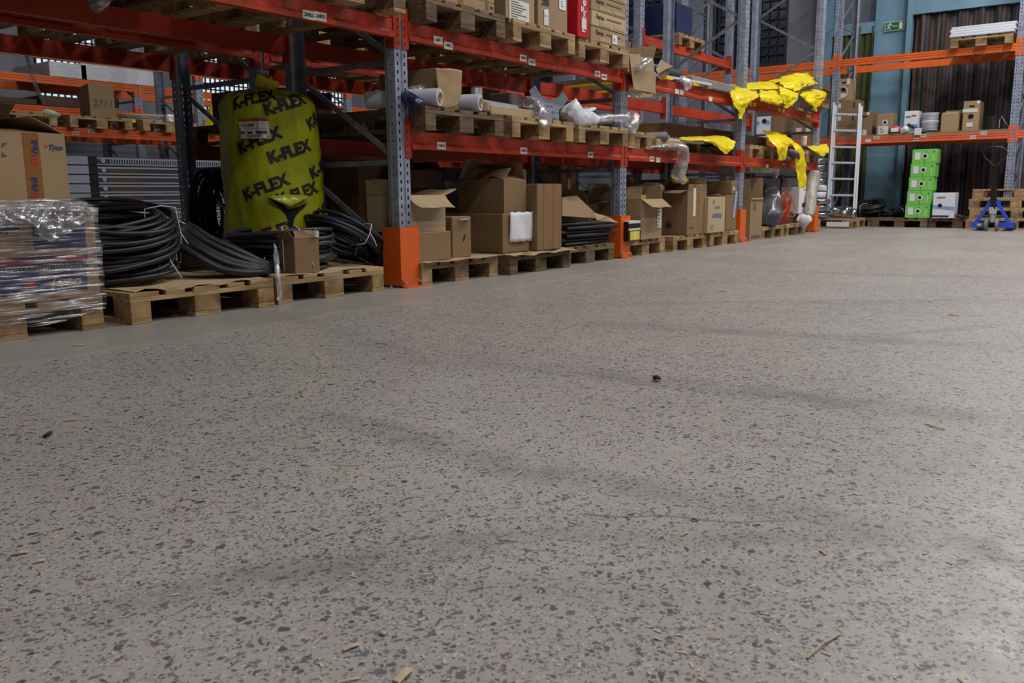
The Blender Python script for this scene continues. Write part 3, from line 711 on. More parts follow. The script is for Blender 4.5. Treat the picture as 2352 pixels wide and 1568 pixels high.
# --- coils of black hose and cable
def coil(name, label, c, R, r, n, H, Wd, m, tilt=(0, 0, 0), cat='hose coil', wob=.02, ties=(), group=None, ell=1.0, accents=()):
    t = thing(name, label, cat, c, 0, group); t.rotation_euler = tilt; rnd = random.Random(hash(label) % 1000 if False else len(label)*13+n)
    mb = MB(); pts = []; NS = 56; acc = {}
    for k in range(n):
        RR = R - rnd.random()*Wd; z0 = r+H*(k/(max(n-1, 1))); a1, a2, p1, p2 = rnd.random()*wob, rnd.random()*wob, rnd.random()*6, rnd.random()*6
        ring = []
        for i in range(NS):
            a = 2*PI*i/NS; rr = RR+a1*math.sin(a+p1)+a2*.5*math.sin(3*a+p2); sq = 1
            zz = z0+a2*.8*math.sin(a+p2)+a1*.5*math.sin(2*a+p1)
            ring.append(Vector((rr*math.cos(a)*ell, rr*math.sin(a), max(r*.8, zz))))
        q = MB().tube(ring, r, 8, closed=True); mb.add(q.v, q.f)
        acc[k] = ring
    mb.build('turns', m, t, smooth=True)
    for k, col, f0, f1 in accents:
        ring = acc[k]; q = [p+Vector((p.x, p.y, 0)).normalized()*r*.8+Vector((0, 0, r*.45)) for p in ring[f0:f1]]
        MB().tube(q, r*.28, 6).build('stripe', col, t, smooth=True)
    for a in ties:
        ca, sa = math.cos(a), math.sin(a); ri = R-Wd-r*1.6; ro = R+r*1.6; hh = H+2*r+.012
        P = lambda rr, z: (rr*ca*ell, rr*sa, z)
        lp = [P(ri, .004), P(ro, .004), P(ro+.01, hh*.5), P(ro-.01, hh), P((ri+ro)/2, hh+.012), P(ri, hh), P(ri-.008, hh*.5)]
        sm = []
        for i in range(len(lp)): 
            sm.append(lp[i]); b = lp[(i+1) % len(lp)]; sm.append(tuple((lp[i][q]+b[q])/2 for q in range(3)))
        MB().tube(sm, .0032, 6, closed=True).build('string_tie', string, t, smooth=True)
        MB().tube([P(ro, hh*.6), (ro*ca*ell+.03, ro*sa-.03, hh*.35), (ro*ca*ell+.05, ro*sa-.05, hh*.1)], .003, 6).build('string_end', string, t, smooth=True)
    return t
redl = mat('hose_red_stripe', sl(150, 44, 40), .4); yell = mat('hose_yellow_stripe', sl(200, 180, 40), .4)
coil('hose_coil', 'big flat coil of thin black hose beside the wrapped load', (-1.6, .5, PZ+.07), .355, .012, 42, .26, .12, hose, (.17, -.1, 0), ties=(-2.3, -.35), accents=((30, redl, 34, 50), (31, yell, 50, 56), (24, yell, 48, 54)), wob=.03)
# thick hose bundle: many arcs leaning over the pallet
tk = thing('hose_bundle', 'coil of thick black hose slumped across the left pallet', 'hose coil', (0, 0, 0))
mb = MB()
for k in range(15):
    q = (k % 8)/7; L2 = k//8; jt = 4*math.sin(k*2.3)
    P = [at(398-50*q, 525+14*q, Y=.85-.05*q), at(418-50*q, 513+12*q, Y=.5-.02*q+.06*L2), at(446-46*q, 524+34*q+6*L2, Y=.4+.05*L2), at(490-44*q, 552+36*q+jt, Y=.3-.03*q+.04*L2), at(545-36*q, 576+44*q+jt, Y=.2-.04*q+.04*L2), at(598-20*q, 600+28*q, Y=.13-.05*q+.02*L2), at(618-6*q, 606+24*q, Y=.14-.02*q), Vector((-.8, .55, PZ+.03+.1*(1-q))), Vector((-1.05, .8, PZ+.03+.1*(1-q)))]
    sm = []
    for i in range(len(P)-1):
        p0, p1, p2, p3 = P[max(i-1, 0)], P[i], P[i+1], P[min(i+2, len(P)-1)]
        for j in range(5):
            s = j/5; v = .5*((2*p1)+(-p0+p2)*s+(2*p0-5*p1+4*p2-p3)*s*s+(-p0+3*p1-3*p2+p3)*s**3); v.z = max(v.z, PZ+.026); sm.append(v)
    mb2 = MB().tube(sm, .0205, 8); mb.add(mb2.v, mb2.f)
mb.build('turns', hose, tk, smooth=True)
for u, Y0 in ((560, .2), (585, .19), (600, .18)):
    P = [at(u+8, 588+(u-560)*.1, Y=Y0-.03), at(u+4, 600, Y=Y0-.045), at(u-3, 618, Y=Y0-.06), at(u-10, 632, Y=Y0-.055)]
    MB().tube(P, .0035, 6).build('string_tie', string, tk, smooth=True)
MB().tube([at(366, 517, Y=.47), at(385, 510, Y=.45), at(412, 508, Y=.42), at(425, 514, Y=.4)], .004, 6).build('string_tie', string, tk, smooth=True)
MB().tube([at(383, 570, Y=.3), at(392, 600, Y=.2), at(418, 638, Y=.15)], .003, 6).build('string_end', string, tk, smooth=True)
tag(MB().grid(lambda i, j: Vector((-1.76+.76*i/14, -.045+.9*j/6+(.012*math.sin(i*2.1) if j == 0 else 0), PZ+.003+.004*math.sin(i*.9+j)+(.01 if j == 0 else 0)*math.sin(i*1.3))), 14, 6).build('cardboard_sheet', card_l, solid=.004), 'torn pale cardboard sheet on the leftmost hose pallet', 'cardboard')
coil('cable_coil', 'flat coil of dark cable behind the small open carton', (-.6, .34, PZ+.01), .3, .0125, 26, .2, .11, hose2, ties=(-2.25, -1.95), cat='cable coil', wob=.025)
coil('cable_coil', 'leaning coil of dark blue-grey cable right of the small open carton', (-.17, .34, PZ+.11), .265, .0125, 24, .1, .12, hose2, (0, .56, .0), ties=(-1.75, -.35), cat='cable coil', wob=.02)
tag(MB().grid(lambda i, j: Vector((-.93+.78*i/14, -.02+.9*j/6+(.012*math.sin(i*1.7) if j == 0 else 0), PZ+.003+.005*math.sin(i*.8+j))), 14, 6).build('cardboard_sheet', card_l, solid=.004), 'cardboard sheet under the small open carton', 'cardboard')
sc_ = pc('small_carton', 'small open brown carton with flaps up standing before the cables', 679, 735, 625, 547, -.0, .2, z0=PZ+.006, m=card_d, flaps={'f': (75, .045), 'b': (85, .05), 'l': (120, .05), 'r': (85, .05)})
w3, d3, h3 = dims(sc_); lb = patch(.03, .034, paper2, sc_, 'f', (w3*.85, -.004-.012, h3+.022)); lines(lb, 4, .03, .034)
coil('hose_coil', 'upright black hose coil behind the rack frame left of the bag', tuple(at(478, 485, Y=2.0)), .3, .015, 16, .14, .1, hose, (PI/2, 0, .5), ties=(1.3,))
soft('bubble_wrap_strip', [at(630, 560, Y=.1), at(634, 590, Y=.03), at(637, 620, Y=-.07), at(642, 690, Y=-.09)], [.008, .012, .014, .013], film_b, None, 10, .008, 30)
bpy.data.objects['bubble_wrap_strip']['label'] = 'narrow strip of bubble wrap hanging between the two left pallets'; bpy.data.objects['bubble_wrap_strip']['category'] = 'bubble wrap'

# --- yellow-green bag
bc = Vector((-.335, .73, 0)); R0 = .304; fa = math.atan2(CAM.y-bc.y, CAM.x-bc.x)
def bag(s, z, off=0):
    a = fa + s/R0; q = (z-PZ)/(1.2-PZ)
    k = 1.05-.13*q+.03*math.exp(-((q-.1)/.15)**2)
    if z > 1.09: k *= max(0, 1-((z-1.09)/.124)**3.4)**.5
    r = R0*k*(1+.024*math.sin(5*a+2*z)+.034*(1-abs(math.sin(4.5*a-3*z+1)))**3+.03*(1-abs(math.sin(8*a+4*z)))**4+.012*math.sin(z*11+a*2)+.02*(1-q)*math.sin(3*a+5*z)) + off
    lean = .03*(1-q)
    return Vector((bc.x+lean*.6+r*math.cos(a), bc.y+lean*-.3+r*math.sin(a), z))
mb = MB(); nu, nv = 96, 60
def zz(j): return PZ+.004+(1.213-PZ-.004)*(1-(1-j/nv)**1.3)
mb.grid(lambda i, j: bag(2*PI*R0*i/nu, zz(j))+nz(bag(2*PI*R0*i/nu, zz(j)), 7, .006), nu, nv, True)
mb.f.append(tuple(range(nu))); 
bg = thing('insulation_bag', 'tall yellow-green plastic sack of insulation with black lettering', 'bag', (bc.x, bc.y, PZ))
b_ = mb.build('sack', ygreen, bg, smooth=True); b_.matrix_parent_inverse = Matrix.Identity(4)
for v in b_.data.vertices: v.co -= Vector((bc.x, bc.y, PZ))
k_ = soft('knot', [(0, 0, 1.03), (0, 0, 1.07), (.0, .0, 1.1), (.01, .0, 1.14)], [(.075, .07), (.035, .035), (.07, .05), (.085, .035)], yel, bg, 24, .02, 26)
def onbag(me, s, z, rot, off=.005, name='lettering', nm=None):
    o = obj(name, me.copy(), bg); ca, sa = math.cos(rot), math.sin(rot)
    for v in o.data.vertices:
        x, y = v.co.x, v.co.y; v.co = bag(s+x*ca-y*sa, z+x*sa+y*ca, off+v.co.z)-Vector((bc.x, bc.y, PZ))
    return o
kf = tmesh('K-FLEX', .092, ink, .05, 0, True)
def uvz(u, v): return R0*math.asin(max(-.97, min(.97, (u-618)/(107+.006*(v-200)*1)))) , 1.2-(v-203)/374
for u, v, r in ((585, 228, .2), (656, 238, .3), (722, 262, .4), (590, 318, .35), (657, 341, .3), (727, 370, .4), (598, 420, .35), (668, 434, .28), (733, 466, .4), (606, 520, .33), (540, 270, .3)):
    s, z = uvz(u, v)
    if u == 540: continue
    if u > 700: s = R0*1.25
    onbag(kf, s, z, r)
s, z = uvz(583, 292)
lm = MB().grid(lambda i, j: Vector((-.095+.19*i/10, -.056+.112*j/6, 0)), 10, 6).mesh('paper_label', paper2); lo_ = onbag(lm, s, z, 0, .009, 'paper_label')
lm = MB().grid(lambda i, j: Vector((-.095+.19*i/10, .043+.013*j/1, 0)), 10, 1).mesh('label_stripe', red_i); onbag(lm, s, z, 0, .011, 'label_stripe')
onbag(tmesh('10x1000', .024, ink, .02, 0, True), s-.035, z+.018, 0, .012); onbag(tmesh('K-FLEX ST', .013, ink_r, .01, 0, True), s-.055, z+.037, 0, .0125)
def rect(x0, x1, y0, y1, m): 
    me = MB().grid(lambda i, j: Vector((x0+(x1-x0)*i/4, y0+(y1-y0)*j, 0)), 4, 1).mesh('print', m); onbag(me, s, z, 0, .012, 'printed_mark')
for k in range(16): 
    if k % 4 != 3: rect(-.04+k*.0055, -.037+k*.0055, -.048, -.036, ink)
rect(-.095, .095, .0, .001, ink_g); rect(-.095, .095, .026, .027, ink_g); rect(0, .001, 0, .043, ink_g); rect(-.083, -.055, -.03, -.015, ink_g); rect(.015, .08, -.03, -.014, ink_g); rect(-.035, -.005, -.029, -.018, ink); rect(.08, .09, -.05, -.04, ink_r)
# tear
def poly_on(pts, m, name, off):
    bm = bmesh.new(); vs = [bm.verts.new((*uvz(*p), 0)) for p in pts]; bm.faces.new(vs); bmesh.ops.triangulate(bm, faces=bm.faces)
    for _ in range(2): bmesh.ops.subdivide_edges(bm, edges=[e for e in bm.edges if e.calc_length() > .03], cuts=1)
    me = bpy.data.meshes.new(name); bm.to_mesh(me); bm.free(); me.materials.append(m)
    for v in me.vertices: v.co = bag(v.co.x, v.co.y, off)-Vector((bc.x, bc.y, PZ))
    return obj(name, me, bg)
poly_on([(604, 441), (616, 447), (630, 456), (640, 468), (652, 466), (668, 461), (683, 455), (676, 464), (662, 474), (652, 488), (648, 505), (642, 520), (640, 505), (636, 480), (622, 462)], dark, 'tear', .008)
fp = MB().grid(lambda i, j: bag(uvz(606+7.6*i, 440+4*i*(.35))[0], uvz(606, 436+4*abs(i-5)*-.0+7*j*(1-abs(i-5)/6.5))[1], .006+.03*math.sin(j/4*PI*.6)+.006*math.sin(i*2.3+j))-Vector((bc.x, bc.y, PZ)), 10, 4).build('torn_flap', ygreen, bg, smooth=True, solid=.002)

# --- cartons on the floor pallets, bay 1
def cx(u, v, Y): return at(u, v, Y=Y).x
pc('carton', 'low plain carton at the bottom beside the large orange guard', 963, 1037, 600, 532, -.03, .38, z0=PZ+.004, m=card_d)
tag(MB().grid(lambda i, j: Vector((.17+.8*i/14, -.1+.6*j/4+(.01*math.sin(i*2) if j == 0 else 0), PZ+.002+.003*math.sin(i*1.1))), 14, 4).build('cardboard_sheet', card_l, solid=.004), 'thin cardboard sheet under the low plain carton', 'cardboard')
pc('open_carton', 'open carton with a bent pale flap, on top of the low carton', 938, 1024, 532, 448, .02, .36, z0=.335, m=card_l, flaps={'f': (238, .12, -1.5), 'r': (165, .14), 'b': (60, .12), 'l': (100, .1)})
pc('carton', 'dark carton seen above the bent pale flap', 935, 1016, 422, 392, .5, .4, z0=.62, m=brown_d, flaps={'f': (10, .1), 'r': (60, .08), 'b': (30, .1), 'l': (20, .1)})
c = pc('narrow_carton', 'narrow worn carton with a small tear and clear tape', 1040, 1083, 590, 497, -.0, .4, z0=PZ+.004, m=card_d, tapes=())
w4, d4, h4 = dims(c)
c2 = MB().add([(w4*.6, -.003, h4*.52), (w4*.68, -.003, h4*.6), (w4*.66, -.003, h4*.48), (w4*.58, -.003, h4*.38), (w4*.55, -.003, h4*.44)], [(0, 1, 2, 3, 4)]).build('tear', dark, c)
soft('clear_tape', [(w4*.3, -.006, h4*.93), (w4*.6, -.008, h4*.94), (w4*.85, -.005, h4*.93)], [(.02, .006), (.035, .006), (.015, .005)], film_c, c, 12, .008, 30)
c = pc('carton', 'wide closed carton with a white sheet taped to its side', 1155, 1216, 583, 490, -.05, .62, z0=PZ+.008, m=card_d, tapes=())
w5, d5, h5 = dims(c)
sh = MB().grid(lambda i, j: Vector((.22*w5+.85*w5*i/10, -.006-.009*abs(math.sin(i*.35+j*.22)), h5*.27+h5*.76*j/8+.004*math.sin(i*1.9))), 10, 8).build('paper_sheet', paper, c, smooth=True, solid=.001, label='white crumpled paper sheet')
pc('open_carton', 'open carton with raised flaps stacked on the wide carton', 1158, 1209, 492, 413, -.02, .42, z0=PZ+.008+h5, m=card_d, flaps={'f': (15, .14), 'b': (65, .17), 'l': (35, .14), 'r': (70, .13)})
c = pc('tall_carton', 'tall carton with two vertical brown tapes', 1234, 1290, 578, 422, -.1, .45, z0=PZ+.006, m=card_d)
w6, d6, h6 = dims(c)
for k in (.32, .72): MB().box(w6*k-.022, w6*k+.022, -.002, .0, .01, h6).build('tape', tape, c)
for k in (.32, .72): MB().box(w6*k-.022, w6*k+.022, 0, .4, h6, h6+.002).build('tape', tape, c)
tag(MB().grid(lambda i, j: Vector((1.02+.86*i/16, -.17+.6*j/4+(.02*math.sin(i*1.3) if j == 0 else 0), PZ+.003+(.006*math.sin(i*1.1) if j == 0 else 0)-(.01 if j == 0 else 0))), 16, 4).build('cardboard_sheet', card_l, solid=.004), 'curled cardboard sheet under the two-tape carton', 'cardboard')
pc('open_carton', 'open carton spilling its large flap beside the second guard', 1352, 1404, 520, 468, .4, .5, z0=.18, m=card_l, flaps={'f': (170, .14), 'l': (120, .15), 'b': (80, .14), 'r': (90, .1)})
def plate(name, label, pts, m, th=.005, cat='cardboard', parent=None):
    n_ = len(pts); bm = bmesh.new(); vs = [bm.verts.new(p) for p in pts]; bm.faces.new(vs); me = bpy.data.meshes.new(name); bm.to_mesh(me); bm.free(); me.materials.append(m)
    o = obj(name, me, parent, solid=th)
    return o if parent else tag(o, label, cat)
plate('cardboard_flap', 'large triangular cardboard flap over the dark tubes', [at(1291, 453, Y=.1), at(1324, 449, Y=.15), at(1380, 502, Y=0), at(1291, 496, Y=-.02)], card_d)
plate('cardboard_flap', 'pale cardboard tongue crossing the second orange guard', [at(1362, 488, Y=-.03), at(1395, 497, Y=-.1), at(1424, 512, Y=-.12), at(1405, 509, Y=-.12), at(1371, 506, Y=-.06)], card_l)
for k in range(40):
    r_, c_ = divmod(k, 7); y = -.0+.05*c_+.02*(r_ % 2); z = PZ+.018+.032*r_
    if k == 0:
        tb0 = thing('black_tube', 'black tube in the pile under the triangular flap', 'tube', (1.93, y, z), .06, 'black tubes piled under the triangular flap')
        MB().lathe([(.009, 0), (.0145, 0), (.0145, .78), (.009, .78), (.009, 0)], 10, Matrix.Rotation(PI/2, 4, 'Y')).build('pipe', mat('matt_black_tube', sl(30, 30, 34), .6), tb0, smooth=True)
    else: dup(tb0, (1.93+.03*math.sin(k*5), y, z), (0, 0, .03*math.cos(k)))
c = pc('tall_carton', 'taped carton on the back of the bay with a hanging white tag', 1286, 1325, 448, 380, .95, .35, m=card_d); w7, d7, h7 = dims(c)
for k in (.3, .7): MB().box(w7*k-.02, w7*k+.02, -.002, 0, .01, h7).build('tape', tape, c)
patch(.05, .14, paper2, c, 'f', (w7*.5, -.004, h7*.3), 'tag')
gb = 'large cartons deep behind the front bays'
for u0, u1, vb, vt, Y, s in ((745, 838, 560, 385, 1.35, 'tall dark carton behind the slanting brace'), (828, 905, 530, 380, .75, 'brown carton with white label behind the large grey post'),
                             (1076, 1120, 560, 395, 1.5, 'grey film-covered block behind the raised-flap carton')):
    c = pc('carton', s, u0, u1, vb, vt, Y, .8 if u0 != 828 else .3, z0=(0 if u0 != 828 else .15), m=(greyfab if u0 == 1060 else card_d))
    if u0 == 828: w_, d_, h_ = dims(c); lb = patch(.07, .07, paper2, c, 'f', (w_*.72, -.003, h_*.12)); lines(lb, 3, .07, .07)
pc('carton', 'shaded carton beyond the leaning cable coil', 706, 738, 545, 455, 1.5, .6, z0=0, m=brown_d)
pc('carton', 'large grey-brown carton between the low carton and raised-flap carton', 1022, 1075, 520, 385, 1.4, .8, z0=0, m=greyfab)
pc('carton', 'pale wrapped block behind the first shelf post', 942, 1015, 420, 352, 3.2, .8, z0=0, m=wht_bag)

# --- bay 2 floor cartons
c = pc('open_carton', 'open carton with one flap hanging outward right of the second guard', 1472, 1519, 556, 457, -.05, .55, z0=PZ+.004, m=card, flaps={'f': (215, .13), 'b': (100, .15), 'l': (70, .12), 'r': (95, .12)})
w8, d8, h8 = dims(c); lb = patch(.09, .17, paper2, c, 'f', (w8*.85, -.003, h8*.5)); lines(lb, 5, .09, .17)
bk = pc('battery_pack', 'yellow and black battery pack standing beside the second guard', 1443, 1469, 558, 508, -.08, .08, z0=PZ+.002, m=black, cat='battery pack'); wb, db, hb = dims(bk)
MB().box(.03, wb-.01, -.004, 0, .01, hb*.5).build('yellow_label', yello, bk); MB().box(0, wb, -.006, 0, hb*.55, hb*.64).build('white_strip', paper2, bk); MB().box(0, wb, -.006, .08, hb*.9, hb+.004).build('white_lid', paper2, bk); MB().box(wb*.45, wb*.65, -.006, 0, .02, hb*.48).build('white_strip', paper2, bk)
pc('flat_package', 'yellow and white flat box lying in the open carton', 1462, 1510, 458, 448, .12, .3, m=mat('yellow_box', sl(220, 205, 90), .5), cat='box')
soft('film_roll', [at(1435, 440, Y=.5), at(1470, 434, Y=.35), at(1505, 430, Y=.2), at(1524, 436, Y=.12)], [.03, .05, .05, .03], film_b, None, 14, .02, 14)
tag(bpy.data.objects['film_roll'], 'shiny rolled film bundle lying over the open carton', 'film')
bx0 = at(1577, 545, Y=-.06).x; bx1 = at(1620, 540, Y=-.06).x
c = carton('large_carton', 'big carton with blue print and a white tape strip', bx0-.0, bx1, -.06, .8, PZ+.004, .44, card_d, flaps={'l': (190, .14), 'f': (95, .06), 'b': (100, .15), 'r': (100, .12)})
w9, d9, h9 = dims(c)
write('CARTRIDGE', .065, ink_b, c, 'l', (-.003, .62, .23), .03); 
fw_ = MB()
for k in range(6):
    a = k*PI/3; fw_.lathe([(.012, 0), (.017, 0), (.017, .002), (.012, .002)], 10, FACE['l'].to_4x4() @ Matrix.Translation((.02*math.cos(a), .02*math.sin(a), 0)))
o = fw_.build('printed_flower', ink_b, c); o.location = (-.002, .2, .1)
MB().box(.13, .19, -.004, -.001, .18, .46).build('tape', paper2, c); MB().box(w9*.55, w9*.65, -.003, 0, .06, .42).build('tape', tape, c)
write('1,5V 40', .03, ink_b, c, 'f', (.1, -.004, .07))
c = pc('carton', 'carton with pale blue lettering on the third floor pallet', 1625, 1664, 535, 452, -.1, .6, z0=PZ+.004, m=card_l); w10, d10, h10 = dims(c)
write('TONER', .045, ink_lb, c, 'f', (w10*.5, -.003, h10*.7), .01); write('CARTRIDGE', .06, ink_lb, c, 'f', (w10*.5, -.003, h10*.47), .03, sx=.75); write('▲', .05, ink_lb, c, 'f', (w10*.3, -.003, h10*.87)); lines(patch(.1, .05, card_l, c, 'f', (w10*.25, -.002, h10*.16)), 3, .1, .05, ink_lb)
c = pc('carton', 'brown carton with a slanting white-blue strip beside the third guard', 1666, 1690, 530, 447, -.04, .6, z0=PZ+.004, m=card_d); w11, d11, h11 = dims(c)
patch(.06, .3, mat('pale_blue_label', sl(160, 172, 205), .5), c, 'f', (w11*.8, -.004, h11*.72), 'strip', -.25)
c = pc('small_carton', 'small carton with square label above the third guard carton', 1680, 1692, 450, 415, -.03, .3, z0=PZ+.01+h11, m=card_d); patch(.04, .04, paper2, c, 'f', (dims(c)[0]*.35, -.003, .06))
c = pc('carton', 'white-fronted carton behind the big printed cartons', 1640, 1655, 452, 425, .25, .2, m=paper2, z0=PZ+h10+.01); c = None
c = pc('black_carton', 'black and white angled box behind the lettered carton', 1590, 1640, 452, 425, .35, .3, m=black, z0=.6)
tag(soft('film_bundle', [at(1520, 340, Y=.0)+Vector((0, .2, .0)), at(1555, 337, Y=-.08), at(1570, 350, Y=-.12), at(1566, 375, Y=-.1), at(1558, 400, Y=-.06), at(1556, 412, Y=-.04)], [(.06, .02), (.1, .03), (.09, .035), (.07, .04), (.12, .05), (.1, .04)], film_b, None, 24, .03, 12), 'crumpled clear film hanging over the lower beam', 'film')
tag(soft('film_bundle', [at(1445, 342, Y=.2), at(1480, 340, Y=.05), at(1520, 338, Y=.0), at(1550, 337, Y=-.05)], [(.04, .02), (.09, .025), (.1, .03), (.06, .03)], film_c, None, 20, .02, 14), 'flat silvery film lying on the lower beam left of the hanging film', 'film')
tag(soft('yellow_item', [at(1548, 412, Y=.15), at(1560, 410, Y=.1), at(1576, 418, Y=.12)], [.05, .06, .03], yel, None, 16, .01), 'small yellow bag under the hanging film', 'bag')

# --- bay 3 floor
c = pc('tall_carton', 'tall narrow open carton standing on the floor right of the third guard', 1721, 1748, 552, 455, -.03, .3, z0=0, m=card, flaps={'b': (90, .26), 'r': (92, .24), 'l': (95, .22), 'f': (230, .02)}); w12, d12, h12 = dims(c)
MB().box(w12*.25, w12*.42, -.003, 0, h12*.72, h12*.88).build('printed_mark', ink_g, c); MB().box(w12*.15, w12*.85, -.003, 0, h12*.06, h12*.12).build('printed_mark', ink_g, c)
sk = soft('sack', [at(1766, 518, Y=.0), at(1766, 495, Y=.02), at(1768, 470, Y=.05), at(1769, 452, Y=.08), at(1766, 432, Y=.1), at(1765, 420, Y=.12)], [(.11, .1), (.17, .12), (.15, .11), (.1, .08), (.09, .07), (.05, .04)], mat('grey_sack_film', sl(92, 96, 102), .25, 0, 0, 6, .5, .5, 16), None, 24, .03, 9)
tag(sk, 'dark grey shiny sack standing on the far bay pallet', 'sack')
tag(soft('pouch', [at(1786, 466, Y=.0), at(1787, 452, Y=.0), at(1788, 440, Y=.01)], [(.04, .03), (.07, .03), (.06, .01)], wht_bag, None, 14, .012), 'cream paper pouch leaning on the dark sack', 'bag')
(pc('red_box', 'dark red box under the orange hose loops', 1783, 1812, 502, 462, .05, .2, z0=PZ+.002, m=mat('dark_red', sl(150, 24, 22), .45), cat='box'))
hl = thing('hose_loops', 'thin orange hose looped over the red box', 'hose', (0, 0, 0))
mb = MB()
for k, (u, v, R) in enumerate(((1806, 462, .15), (1803, 455, .12), (1812, 470, .16), (1808, 475, .11), (1800, 468, .14), (1815, 480, .12))):
    c0 = at(u, v, Y=-.02-.012*k); an = .35*k
    ring = [c0+Vector((R*math.cos(a)*(.9+.1*math.sin(k)), .04*math.sin(a+k), R*.95*math.sin(a)+.02*math.sin(2*a+k))) for a in [2*PI*i/32 for i in range(32)]]
    q = MB().tube(ring, .0055, 6, closed=True); mb.add(q.v, q.f)
mb.build('loops', orange_h, hl, smooth=True)
pc('dark_board', 'dark brown board under the orange hose', 1812, 1840, 512, 485, .08, .3, m=brown_d, cat='board')
mb = MB().box(0, 1.0, 0, .03, 0, .5); o = mb.build('grey_sheet', greyfab); p = at(1795, 460, Y=.45); o.location = (p.x, .45, .3); tag(o, 'grey panel standing behind the orange hose', 'panel')
c = pc('white_carton', 'tall white carton under the hanging yellow film', 1834, 1856, 490, 430, -.0, .25, m=paper); w_, d_, h_ = dims(c); MB().box(w_*.3, w_*.8, -.003, 0, h_*.25, h_*.4).build('printed_mark', ink_g, c); MB().box(w_*.4, w_*.95, -.003, 0, h_*.9, h_*.93).build('printed_mark', ink_r, c)
rl = soft('wrapped_roll', [at(1858, 496, Y=-.1), at(1860, 480, Y=-.09), at(1864, 440, Y=-.06), at(1868, 410, Y=-.04), at(1868, 394, Y=-.03)], [(.06, .06), (.075, .075), (.08, .08), (.09, .09), (.08, .08)], mat('wrapped_grey_roll', sl(178, 172, 160), .3, 0, 0, 9, .25, .6, 30), None, 20, .018, 11)
tag(rl, 'tall bubble-wrapped grey roll standing beside the farthest guard', 'roll')
tag(soft('plastic_bag', [at(1846, 516, Y=-.12), at(1845, 505, Y=-.13), at(1845, 492, Y=-.12)], [(.06, .05), (.11, .08), (.05, .04)], wht_bag, None, 26, .045, 9), 'white plastic bag at the foot of the wrapped roll', 'bag')
pn = pc('wrapped_package', 'white and green packet in torn film under the lower beam', 1722, 1790, 396, 380, .3, .4, m=wht_bag, cat='package'); w_, d_, h_ = dims(pn)
MB().box(w_*.1, w_*.35, -.004, 0, h_*.1, h_*.9).build('green_label', green, pn)
soft('torn_film', [(w_*.5, -.02, h_*.6), (w_*.75, -.03, h_*.4), (w_*.8, -.03, -.08)], [(.05, .02), (.05, .02), (.01, .01)], film_c, pn, 12, .02, 20)
# plastic drums behind

# ------------------------------------------------------------------ lower shelf goods
T1 = hgt+PZ
c = pc('open_carton', 'tall torn carton with a shaded side on the lower shelf behind the first post', 1004, 1056, 262, 160, -.04, .5, z0=T1, m=card)
w_, d_, h_ = dims(c); sheet('torn_flap', 'torn cardboard edge leaning against the tall shaded carton', [[(1000, 158, -.07), (1030, 157, -.08), (1059, 163, -.07)], [(1004, 200, -.08), (1030, 200, -.08), (1057, 205, -.08)], [(1008, 245, -.09), (1030, 250, -.09), (1050, 240, -.08)]], card, .006, 9, 6, 'cardboard', .004)
def roll(label, u, v, R, L_, ang, m=roll_m, core=card_in, Y=-.14, group=None):
    e = at(u, v, Y=Y); t = thing('film_roll', label, 'film roll', (e.x, e.y, T1+R+.003), 0, group); t.rotation_euler = (0, 0, ang)
    Mx = Matrix.Rotation(-PI/2, 4, 'X')
    MB().lathe([(.028, 0), (R*.97, 0), (R, .01), (R, L_-.01), (R*.97, L_), (.028, L_)], 28, Mx).build('film', m, t, smooth=False)
    MB().lathe([(.032, -.006), (.032, L_+.006), (.026, L_+.006), (.026, -.006), (.032, -.006)], 20, Mx).build('cardboard_core', core, t, smooth=True)
    for p_ in t.children[0].data.polygons: p_.use_smooth = len(p_.vertices) == 4 and abs(p_.normal.y) < .5
    return t
roll('leftmost clear film roll, lying lowest by the grey post', 1011, 249, .055, .5, .3)
r2 = roll('clear film roll resting on top behind the leftmost one', 1024, 237, .05, .5, .3, Y=-.0); r2.location.z += .05
roll('clear film roll with open core, right of the torn carton', 1104, 251, .055, .5, .33)
tag(soft('blue_tape_roll', [at(932, 222, Y=.0), at(952, 236, Y=-.08), at(960, 244, Y=-.1)], [.04, .045, .045], navy, None, 14, .004), 'blue and white roll tucked beside the first tall post', 'roll')
tag(soft('film_bag', [at(938, 222, Y=.1), at(962, 218, Y=.1), at(980, 222, Y=.15)], [.03, .06, .03], film_b, None, 14, .02, 15), 'dusty grey film bundle beside the big shaded carton', 'film')
# angle brackets
ab = thing('angle_profile', 'L-shaped galvanised steel profiles standing up beside the film roll', 'steel profile', (0, 0, 0))
for dy in (0, .07):
    a = at(1106+8*(dy > 0), 200, Y=-.02+dy); b = at(1108+8*(dy > 0), 236, Y=-.02+dy); e_ = at(1200, 247, Y=-.02+dy)
    mb = MB(); mb.box(a.x-.02, a.x+.02, .02+dy, .024+dy, b.z, a.z).box(a.x-.022, a.x-.018, .02+dy, .05+dy, b.z, a.z)
    mb.bar((a.x, .03+dy, b.z), (e_.x, .03+dy, b.z-.01), .03, .006).bar((a.x, .02+dy, b.z+.012), (e_.x, .02+dy, b.z+.002), .004, .03); mb.build('profile', alum, ab)
for k in range(6):
    y = .25+.05*k; a = at(1056, 222, Y=y); o = MB().lathe([(0, 0), (.014, 0), (.014, 1.05), (0, 1.05)], 12, Matrix.Rotation(PI/2, 4, 'Y')).build('steel_rod', steel, None, smooth=False)
    o.location = (a.x-.1+.02*k, y, T1+.07+.012*k); o.rotation_euler = (0, .06, 0); tag(o, 'long steel rod lying behind the L-shaped profiles', 'rod', 'rods lying behind the L-shaped profiles')
c = pc('flat_carton', 'long flat kraft carton with a bulging end under the steel profile', 1128, 1226, 273, 247, -.08, .09, z0=T1+.003, m=card_l); 
